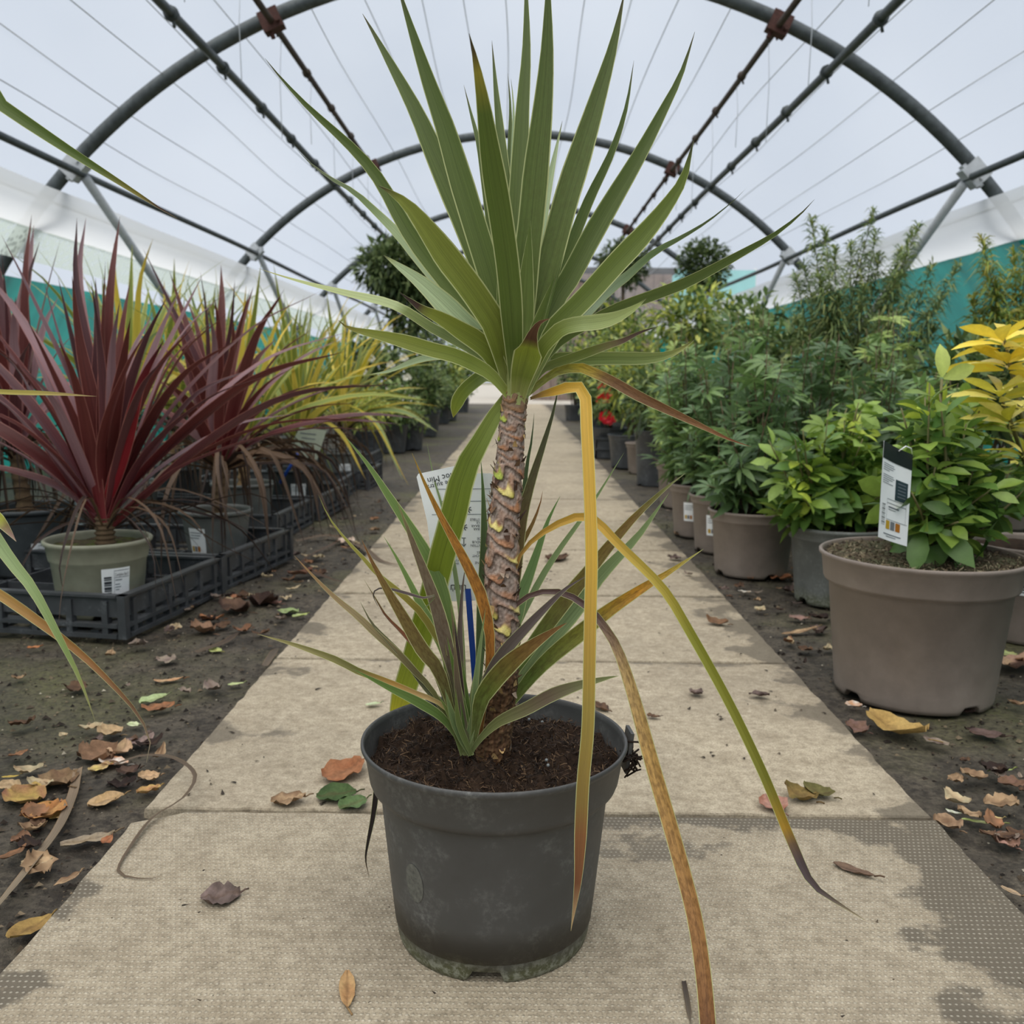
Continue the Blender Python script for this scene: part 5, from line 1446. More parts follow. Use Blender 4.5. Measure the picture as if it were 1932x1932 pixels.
# mid bush in the grey pot
rs = random.Random(22)
Q1 = at(1578, 1060, 2.145); Q1.z = -0.006
t = thing('potted_shrub', 'lime-tipped green bush in the scuffed grey pot behind the big taupe pot', 'potted plant', Q1)
po, zs, rz = make_pot(t, 0.112, 0.088, 0.178, 0.034, M_GREYP, M_COMPOST, 0.93, 0.007, 0.006, 72)
litter_top(t, .10, zs, 900, [c(84, 60, 44), c(60, 42, 32), c(120, 92, 66)], 6)
sr = Vector((Q1.x - 0.03, Q1.y, zs - 0.015))
def pickB(rs, z, t_):
    k = rs.random() + (z - 0.42) * 2.2
    return TRI['d'] if k < 0.08 else TRI['g'] if k < 0.55 else TRI['l'] if k < 1.1 else TRI['y']
T_ = tips_px(rs, 37, 1450, 1730, 750, 980, 2.0, 2.32, dome) + [at(x, y, Y) for x, y, Y in ((1495, 925, 2.02), (1500, 830, 2.05), (1620, 760, 2.1), (1560, 800, 2.05), (1450, 830, 2.1))]
shrub(t, Q1, [sr, sr + Vector((.02, .01, 0)), sr + Vector((-.01, .02, 0))], T_, 7, pickB, .004, rs, .4, (.95, 1.4))

# golden plant at the right edge
rs = random.Random(23)
Q2 = at(1945, 1100, 1.86); Q2.z = -0.006
t = thing('potted_shrub', 'bright yellow-leaved shrub at the right edge', 'potted plant', Q2)
po, zs, rz = make_pot(t, 0.118, 0.092, 0.19, 0.036, M_TAUPE, M_COMPOST, 0.93, 0.006, 0.006, 72)
sticker(po, rz, -2.3, -1.75, 0.10, 0.165, 0)
sr = Vector((Q2.x, Q2.y, zs - .01))
pickC = lambda rs, z, t_: GOLD['y'] if z > .50 and rs.random() < .7 else GOLD['p'] if rs.random() < .6 else GOLD['g']
for wx, wy, wY, wn in ((1893, 648, 1.52, 12), (1900, 690, 1.53, 12), (1885, 752, 1.52, 12), (1905, 800, 1.54, 10), (1930, 860, 1.5, 9), (1960, 640, 1.75, 10), (1985, 720, 1.8, 10), (1950, 770, 1.72, 10), (2010, 680, 1.9, 10), (1945, 900, 1.75, 8), (1990, 840, 1.85, 8)):
    wp = at(wx, wy, wY) - Q2
    m = MB(); m.tube([sr - Q2, (sr - Q2).lerp(wp, .6) + Vector((.02, 0, 0)), wp + Vector((0, 0, .01))], [.005, .0035, .002], 6); m.build('branch', M_STEM, t)
    for i in range(wn):
        a = i * 2.39996 + rs.uniform(-.2, .2)
        el = .05 + .75 * i / wn + rs.uniform(-.15, .1)
        d = Vector((math.cos(a) * math.cos(el), math.sin(a) * math.cos(el), math.sin(el)))
        add_leaf(pickC(rs, (wp + Q2).z, 0), t, leaf_matrix(wp + Vector((0, 0, .02 * i / wn - .01)), d, Vector((rs.gauss(0, .4), rs.gauss(0, .4), 1)), rs.uniform(.8, 1.1) * (1 - .35 * i / wn), rs.uniform(-.6, .6)))

# rows of narrow-leaved dark bushes
ROW = [((1424, 2.455), (.113, .093, .170, .032), (1330, 1530, 650, 925), 44, 'd', 'dark bush in the clean taupe pot left of the scuffed grey pot'),
       ((1368, 2.78), (.100, .080, .170, .030), (1280, 1420, 640, 900), 40, 'd', 'dark bush in the taupe pot with a white sticker'),
       ((1322, 3.06), (.100, .080, .170, .030), (1225, 1360, 640, 880), 40, 'm', 'bush in the taupe pot half hidden at the path side'),
       ((1530, 2.95), (.110, .090, .175, .030), (1440, 1640, 620, 860), 44, 'd', 'dark bush in the second row behind the grey pot'),
       ((1640, 2.70), (.110, .090, .175, .030), (1570, 1760, 650, 840), 42, 'd', 'dark bush in the second row behind the price tag'),
       ((1760, 2.45), (.110, .090, .175, .030), (1690, 1860, 690, 830), 34, 'm', 'dark bush behind the tall single shoot'),
       ((1420, 3.55), (.110, .090, .175, .030), (1330, 1500, 575, 760), 42, 'm', 'bush in the third row under the round clipped tree'),
       ((1290, 3.75), (.110, .090, .175, .030), (1215, 1360, 570, 800), 42, 'l', 'pale green bush in the third row beside the path'),
       ((1680, 3.15), (.110, .090, .175, .030), (1600, 1755, 565, 740), 40, 'l', 'yellow-green palmate bush in front of the feathery shrub')]
for k, ((x, Y), (rt, rb, hh, bd), (x0, x1, y0, y1), nt_, kind, labl) in enumerate(ROW):
    rs = random.Random(40 + k)
    O_ = at(x, 900, Y); O_.z = -0.006
    t = thing('potted_shrub', labl, 'potted plant', O_, 0, 'narrow-leaved bushes of the right bed')
    po, zs, rz = make_pot(t, rt, rb, hh, bd, M_TAUPE, M_COMPOST, .93, .006, .006, 48)
    if k == 1: sticker(po, rz, -2.35, -1.75, .055, .115, 1)
    if k == 2: sticker(po, rz, -2.35, -1.85, .055, .115, 1)
    sr = Vector((O_.x, O_.y, zs - .01))
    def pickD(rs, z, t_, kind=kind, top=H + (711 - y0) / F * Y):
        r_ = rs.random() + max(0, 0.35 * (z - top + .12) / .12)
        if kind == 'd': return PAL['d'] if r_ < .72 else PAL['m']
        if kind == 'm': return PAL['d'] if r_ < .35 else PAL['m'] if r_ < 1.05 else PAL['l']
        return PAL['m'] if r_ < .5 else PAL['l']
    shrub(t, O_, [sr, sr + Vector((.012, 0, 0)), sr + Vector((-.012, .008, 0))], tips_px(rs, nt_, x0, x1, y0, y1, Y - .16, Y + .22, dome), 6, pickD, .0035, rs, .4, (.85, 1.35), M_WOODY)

def strips(m, p, d, L, w, col, droop, rs):
    s_ = d.cross(Vector((rs.gauss(0, .4), rs.gauss(0, .4), 1))).normalized() * w
    p1 = p + d * L * .5; p2 = p + d * L - Vector((0, 0, droop * L))
    m.grid([[p - s_ * .3, p + s_ * .3], [p1 - s_, p1 + s_], [p2 - s_ * .1, p2 + s_ * .1]], [[(*col, 0)] * 2] * 3)
def plume(m, st, root, tip, n, L, w, cols, rs, r_=.004):
    mid = root.lerp(tip, .55) + Vector((rs.gauss(0, .02), rs.gauss(0, .02), 0))
    pts = crom([root, mid, tip], 14)
    st.tube([tuple(p) for p in pts], [r_ * (1 - .8 * i / 14) for i in range(15)], 5)
    for i in range(n):
        t = .25 + .75 * (i / n) ** .8
        q = Vector(pts[int(t * 14 - 1e-6)]).lerp(Vector(pts[min(14, int(t * 14 - 1e-6) + 1)]), (t * 14) % 1)
        a = i * 2.4 + rs.uniform(-.4, .4)
        el = rs.uniform(-.1, .7) + (.5 if t > .93 else 0)
        d = Vector((math.cos(a) * math.cos(el), math.sin(a) * math.cos(el), math.sin(el)))
        k = rs.choice(cols)
        strips(m, q, d, L * rs.uniform(.7, 1.2) * (1 if t < .9 else .7), w, k, rs.uniform(.2, .75), rs)
WL = [((1600, 3.75), [(1530, 412, .0), (1556, 432, .1), (1575, 470, -.1), (1648, 396, .05), (1652, 440, .1), (1735, 424, .0), (1720, 440, .15), (1700, 470, .1), (1690, 520, -.05), (1605, 460, .1), (1500, 520, .0), (1515, 500, .1), (1760, 500, .0), (1630, 540, -.1), (1580, 560, -.1), (1810, 500, .1), (1780, 560, -.1), (1660, 480, .1), (1545, 520, -.1), (1720, 560, -.15), (1500, 600, -.1), (1660, 600, -.2), (1765, 620, -.1)], [c(104, 122, 78), c(86, 104, 66), c(120, 134, 84), c(134, 140, 86)], 'tall feathery grey-green shrub rising above the right bed'),
      ((1905, 3.30), [(1852, 452, .0), (1862, 500, .1), (1912, 478, .1), (1940, 468, .0), (1880, 540, .0), (1835, 560, .1), (1960, 520, .1), (1900, 590, -.1), (1850, 610, .0), (1940, 580, -.1), (1985, 500, .0), (1870, 640, -.1)], [c(122, 138, 66), c(140, 140, 62), c(96, 116, 58), c(150, 142, 66)], 'tall feathery yellow-green shrub at the right edge against the netting')]
for k, ((x, Y), tps, cols, labl) in enumerate(WL):
    rs = random.Random(70 + k)
    O_ = at(x, 850, Y); O_.z = -0.006
    t = thing('potted_shrub', labl, 'potted plant', O_)
    po, zs, rz = make_pot(t, .13, .10, .2, .035, M_TAUPE, M_COMPOST, .93, .006, .006, 40)
    m = MB()
    for tx, ty, dd in tps:
        st = MB()
        root = Vector((rs.gauss(0, .03), rs.gauss(0, .03), zs - .01))
        plume(m, st, root, at(tx, ty, Y + dd) - O_, 330, .074, .0034, cols, rs)
        st.build('branch', M_WOODY, t)
    m.build('foliage', M_VEGS, t)['kind'] = 'stuff'

def blob(m, ctr, rad, n, L, w, cols, rs, shell=.5, flat=1.0):
    for i in range(n):
        v = Vector((rs.gauss(0, 1), rs.gauss(0, 1), rs.gauss(0, 1))).normalized()
        r = (shell + (1 - shell) * rs.random()) * (1 + .12 * noise.noise(v * 2.3 + ctr))
        p = ctr + Vector((v.x * rad[0], v.y * rad[1], v.z * rad[2])) * r
        d = (v + Vector((rs.gauss(0, .6), rs.gauss(0, .6), rs.gauss(0, .6)))).normalized()
        k = rs.choice(cols)
        strips(m, p, d, L * rs.uniform(.7, 1.25), w * rs.uniform(.8, 1.2), k, rs.uniform(0, .3), rs)
DG = [c(62, 78, 44), c(48, 62, 36), c(78, 92, 52), c(92, 106, 60)]
MG = [c(92, 112, 62), c(74, 94, 52), c(112, 128, 76), c(132, 142, 90)]
LG = [c(140, 152, 74), c(164, 168, 72), c(116, 132, 62), c(176, 176, 92)]
def tree(name, labl, x, y, Y, rad, n, cols, L=.05, w=.013, seed=0, extra=()):
    rs = random.Random(seed)
    ctr = at(x, y, Y)
    O_ = Vector((ctr.x, Y, 0))
    t = thing(name, labl, 'tree', O_)
    make_pot(t, .17, .14, .28, .04, M_BLACK, M_COMPOST, .93, .008, .006, 32)
    st = MB(); st.tube([(0, 0, .2), (.01, 0, ctr.z * .5), (0, 0, ctr.z)], [.022, .018, .014], 8); st.build('trunk', M_WOODY, t)
    m = MB()
    blob(m, ctr - O_, rad, n, L, w, cols, rs, .35)
    for ex, ey, er, en in extra: blob(m, at(ex, ey, Y) - O_, er, en, L, w, cols, rs, .3)
    m.build('crown', M_VEGS, t)['kind'] = 'stuff'
tree('clipped_tree', 'dark ball-clipped tree on a stem, nearer the path', 1176, 497, 9.4, (.26, .26, .235), 2600, DG, .045, .011, 1)
tree('clipped_tree', 'dark ball-clipped tree on a stem, beside the right netting', 1327, 500, 7.9, (.224, .224, .22), 2600, DG, .040, .010, 2)
tree('bushy_tree', 'large loose dark tree behind the left cordylines', 742, 505, 7.6, (.30, .30, .24), 2200, [c(92, 106, 66), c(66, 82, 46), c(112, 124, 80), c(52, 66, 38)], .075, .013, 3, ((800, 530, (.24, .25, .26), 1300), (770, 590, (.2, .25, .25), 700)))

def bush(labl, x, y, Y, rad, n, cols, seed, potmat, pr=.12, L=.05, w=.011, flowers=None, grp=None, ph=.19):
    rs = random.Random(seed)
    ctr = at(x, y, Y)
    O_ = Vector((ctr.x, Y, -0.008))
    t = thing('potted_shrub', labl, 'potted plant', O_, 0, grp)
    make_pot(t, pr, pr * .8, ph, .03, potmat, M_COMPOST, .93, .006, .004, 28)
    st = MB()
    for i in range(4): st.tube([(rs.gauss(0, .01), rs.gauss(0, .01), .16), (rs.gauss(0, rad[0] * .3), rs.gauss(0, rad[1] * .3), ctr.z)], [.008, .003], 5)
    st.build('branch', M_WOODY, t)
    m = MB(); blob(m, ctr - O_, rad, n, L, w, cols, rs, .25)
    m.build('foliage', M_VEGS, t)['kind'] = 'stuff'
    if flowers:
        fm, pts, fr = flowers
        for fx, fy in pts:
            f_ = MB()
            fp = at(fx, fy, Y - rad[1] * .95) - O_
            for k in range(14):
                a = k * 2.4; r_ = fr * (0.25 + .75 * k / 14)
                d = Vector((math.cos(a) * r_ / fr, -.5 + .3 * math.sin(k), math.sin(a) * r_ / fr)).normalized()
                s_ = Vector((-math.sin(a), 0, math.cos(a))) * fr * .45
                p1 = fp + Vector((math.cos(a) * r_, -fr * .35 * (1 - k / 14), math.sin(a) * r_))
                f_.grid([[fp - s_ * .3, fp + s_ * .3], [p1 - s_ + Vector((0, -fr * .12, 0)), p1 + s_ + Vector((0, -fr * .12, 0))], [p1 + d * fr * .35 - s_ * .5, p1 + d * fr * .35 + s_ * .5]])
            f_.build('flower', fm, t)
M_REDF = plain('red_petal', c(206, 26, 44), .5, .15, 40)
M_WHTF = plain('cream_petal', c(226, 222, 206), .5, .08, 40)
bush('red-flowering rose bush standing in a black tray by the path', 1150, 745, 6.15, (.18, .2, .17), 700, DG + MG, 91, M_BLACK, .12, .05, .016, (M_REDF, [(1142, 785), (1137, 752), (1140, 727), (1153, 741), (1148, 790)], .038))
bush('white-flowering rose bush beyond the left cordylines', 700, 690, 7.0, (.30, .3, .24), 1000, MG + DG, 92, M_BLACK, .12, .055, .018, (M_WHTF, [(737, 688), (762, 675), (686, 702), (768, 712), (700, 676)], .026))
SP = [('feathery lime bush low beside the left crates', 690, 778, 5.6, (.16, .2, .13), 900, LG, M_BLACK, .035, .006), ('leafy dark bush second beyond the left roses', 790, 700, 8.4, (.26, .3, .22), 900, MG + DG, M_BLACK, .055, .016),
      ('small green bush low by the path on the left', 770, 790, 6.6, (.15, .2, .12), 600, MG, M_BLACK, .04, .009), ('pale green bush far down the left bed', 845, 690, 11, (.30, .4, .28), 900, MG + LG, M_BLACK, .06, .016),
      ('dark bush far down the left bed', 870, 700, 13.5, (.3, .5, .26), 800, DG + MG, M_BLACK, .06, .016), ('tall dark bush under the loose left tree', 800, 640, 9.6, (.3, .3, .3), 900, DG + MG, M_BLACK, .06, .016),
      ('grey-green bush right of the roses', 1190, 715, 5.4, (.22, .25, .22), 900, MG + LG, M_BLACK, .055, .010), ('bushy green plant in a tall black pot at the front of the right row', 1240, 755, 4.5, (.17, .2, .2), 800, MG + DG, M_BLACK, .06, .009),
      ('pale bush behind the red roses', 1120, 680, 8.4, (.26, .3, .26), 900, LG + MG, M_BLACK, .055, .014), ('dark bush far along the right bed', 1085, 690, 11.2, (.26, .4, .3), 800, DG + MG, M_BLACK, .06, .016),
      ('tall leafy bush right of the slim pale post', 1180, 640, 7.2, (.26, .3, .28), 1000, MG + LG, M_BLACK, .06, .012), ('leafy bush in front of the second clipped tree', 1310, 610, 5.8, (.28, .3, .24), 1100, MG + LG, M_BLACK, .07, .012),
      ('bush against the right netting under the second hoop', 1420, 640, 5.2, (.26, .3, .24), 900, MG, M_TAUPE, .07, .012), ('bush between the third-row bushes and the netting', 1500, 680, 4.4, (.28, .3, .2), 900, MG + DG, M_TAUPE, .07, .012), ('dark bush far right against the netting', 1130, 600, 10.8, (.3, .3, .3), 800, DG, M_BLACK, .06, .016),
      ('bush behind the golden plant', 1850, 720, 2.9, (.24, .2, .15), 900, MG + DG, M_TAUPE, .06, .010)]
for k, (lb, x, y, Y, rad, n, cols, pm, L, w) in enumerate(SP): bush(lb, x, y, Y, rad, n, cols, 100 + k, pm, .105 if 'tall black pot' in lb else .12, L, w, None, None, .265 if 'tall black pot' in lb else .19)

FARROW = [(-.86, 6.3, .20, MG, 'leafy bush at the path edge just beyond the small left bush'), (-.80, 8.02, .21, DG + MG, 'dark bush at the left path edge beyond the roses'), (-.86, 8.9, .22, MG, 'green bush fifth from the far end of the left path edge'), (-.86, 10.3, .22, DG + MG, 'dark bush fourth from the far end of the left path edge'), (-.88, 11.9, .24, MG + LG, 'pale bush third from the far end of the left path edge'), (-.92, 14.4, .24, DG, 'dark bush second from the far end of the left path edge'), (-.95, 15.4, .25, MG, 'last bush at the far end of the left path edge'),
          (.95, 7.8, .20, DG + MG, 'dark bush at the right path edge behind the roses'), (.95, 8.5, .21, MG, 'green bush at the right path edge, second behind the roses'), (.95, 9.9, .22, MG + LG, 'pale bush at the right path edge, third behind the roses'), (.96, 11.6, .24, DG + MG, 'dark bush at the right path edge, fourth behind the roses'), (.98, 13.4, .24, MG, 'green bush next to last at the far right path edge'), (1.0, 15.3, .25, DG + MG, 'last bush at the far right path edge'), (1.45, 6.6, .26, MG + LG, 'wide pale bush beside the right netting behind the roses'), (-1.5, 8.4, .3, MG + DG, 'wide bush beside the left netting under the third hoop'), (-1.55, 6.4, .28, MG, 'wide bush beside the left netting under the second hoop')]
for k, (x, Y, r_, cols, lb) in enumerate(FARROW):
    zc = .30 + .08 * (k % 3)
    pc_ = Vector((x, Y, zc - H)); dpt = pc_.dot(fw)
    bush(lb, C0 + F * pc_.dot(RT) / dpt, C0 - F * pc_.dot(UP) / dpt, Y, (r_, r_ * 1.3, .17 + .03 * (k % 2)), 750, cols, 200 + k, M_BLACK, .13, .055, .013)
def plain_pot(labl, x, y, Y, rt, rb, h, mat, name='plant_pot'):
    O_ = gr(x, y, -0.006) if Y is None else at(x, y, Y)
    O_.z = -0.006
    t = thing(name, labl, 'pot', O_)
    make_pot(t, rt, rb, h, .03, mat, M_COMPOST, .92, .006, .005, 48)
plain_pot('small taupe pot standing between black pots by the path', 1208, 893, None, .082, .062, .165, M_TAUPE)
for k, (x, Y, lb) in enumerate(((.65, 6.15, 'black tray under the red roses'), (.98, 5.75, 'black tray right of the red roses'))):
    t = thing('pot_tray', lb, 'tray', (x, Y, -0.011), 0)
    for nm, lo, hi in (('tray_floor', (-.16, -.13, 0), (.16, .13, .002)), ('tray_wall', (-.16, -.13, 0), (.16, -.12, .13)), ('tray_wall', (-.16, .12, 0), (.16, .13, .13)), ('tray_wall', (-.16, -.13, 0), (-.15, .13, .13)), ('tray_wall', (.15, -.13, 0), (.16, .13, .13)), ('rail', (-.168, -.138, .055), (.168, -.128, .066)), ('rail', (-.168, -.138, .12), (.168, -.128, .134))):
        m = MB(); m.box(lo, hi); m.build(nm, M_BLACK, t, False)

# ------------------------------------------------------------------ fallen leaves
def litter(name, x1, y1, x2, y2, asp, col, col2, curl, label, seed, stem=True, jag=0.0, fold=0.25, group='fallen leaves on the ground'):
    rs = random.Random(seed)
    a, b_ = gr(x1, y1, 0.002), gr(x2, y2, 0.002)
    onpath = PX0 - .01 < (a.x + b_.x) / 2 < PX1 + .01
    z0 = 0.003 if onpath else -0.004
    d = b_ - a; L = d.length
    ang = math.atan2(d.y, d.x)
    w = L * min(1.15, asp * (1.2 if asp < .36 else 1.55)) / 2
    m = MB()
    P, Cc = [], []
    ns, nc = 10, 7
    for i in range(ns + 1):
        t = i / ns
        k = max(0.03, math.sin(PI * (0.03 + .94 * t) ** 0.9) ** .75)
        row, rc = [], []
        for j in range(nc):
            u = -1 + 2 * j / (nc - 1)
            kk = k * (1 + jag * rs.uniform(-.5, .2)) if abs(u) == 1 else k
            yy = u * w * kk
            z = (curl * L * ((2 * t - 1) ** 2) * .5 + fold * w * abs(u) ** 1.6 * k + .10 * w * noise.noise(Vector((t * 4, u * 2, seed * 3.1))) + (.2 + .5 * jag) * w * noise.noise(Vector((t * 5, u * 3.3, seed * 1.7))))
            row.append(((t - .5) * L, yy * (1 - .35 * abs(curl) * abs(u)), max(0.0, z) + .0008))
            q = mixc(col, col2, min(1, max(0, .5 + .9 * noise.noise(Vector((t * 3, u * 1.5, seed * 7.7))))))
            if abs(u) < .1: q = mixc(q, c(90, 66, 44), .4)
            rc.append((*q, 0))
        P.append(row); Cc.append(rc)
    m.grid(P, Cc)
    o = m.build(name, M_LIT)
    o.location = ((a.x + b_.x) / 2, (a.y + b_.y) / 2, z0)
    o.rotation_euler = (rs.gauss(0, .06), rs.gauss(0, .06), ang)
    tag(o, label, 'leaf', group)
    if stem:
        s_ = MB(); s_.tube([(L * .5, 0, .002), (L * .62, L * .03, .004), (L * .72, L * .08, .003)], .0009 if L > .02 else .0005, 5, (*mixc(col, c(80, 58, 40), .5), 0))
        s_.build('stalk', M_LIT, o)
    return o
TAN, BRN, ORG, MAU, YEL, PGR, DBR, GRY, WHT, DGR, PNK = c(190, 160, 124), c(116, 88, 66), c(172, 124, 90), c(128, 110, 104), c(196, 168, 92), c(168, 182, 128), c(58, 42, 36), c(152, 138, 120), c(228, 224, 214), c(76, 96, 54), c(176, 136, 122)
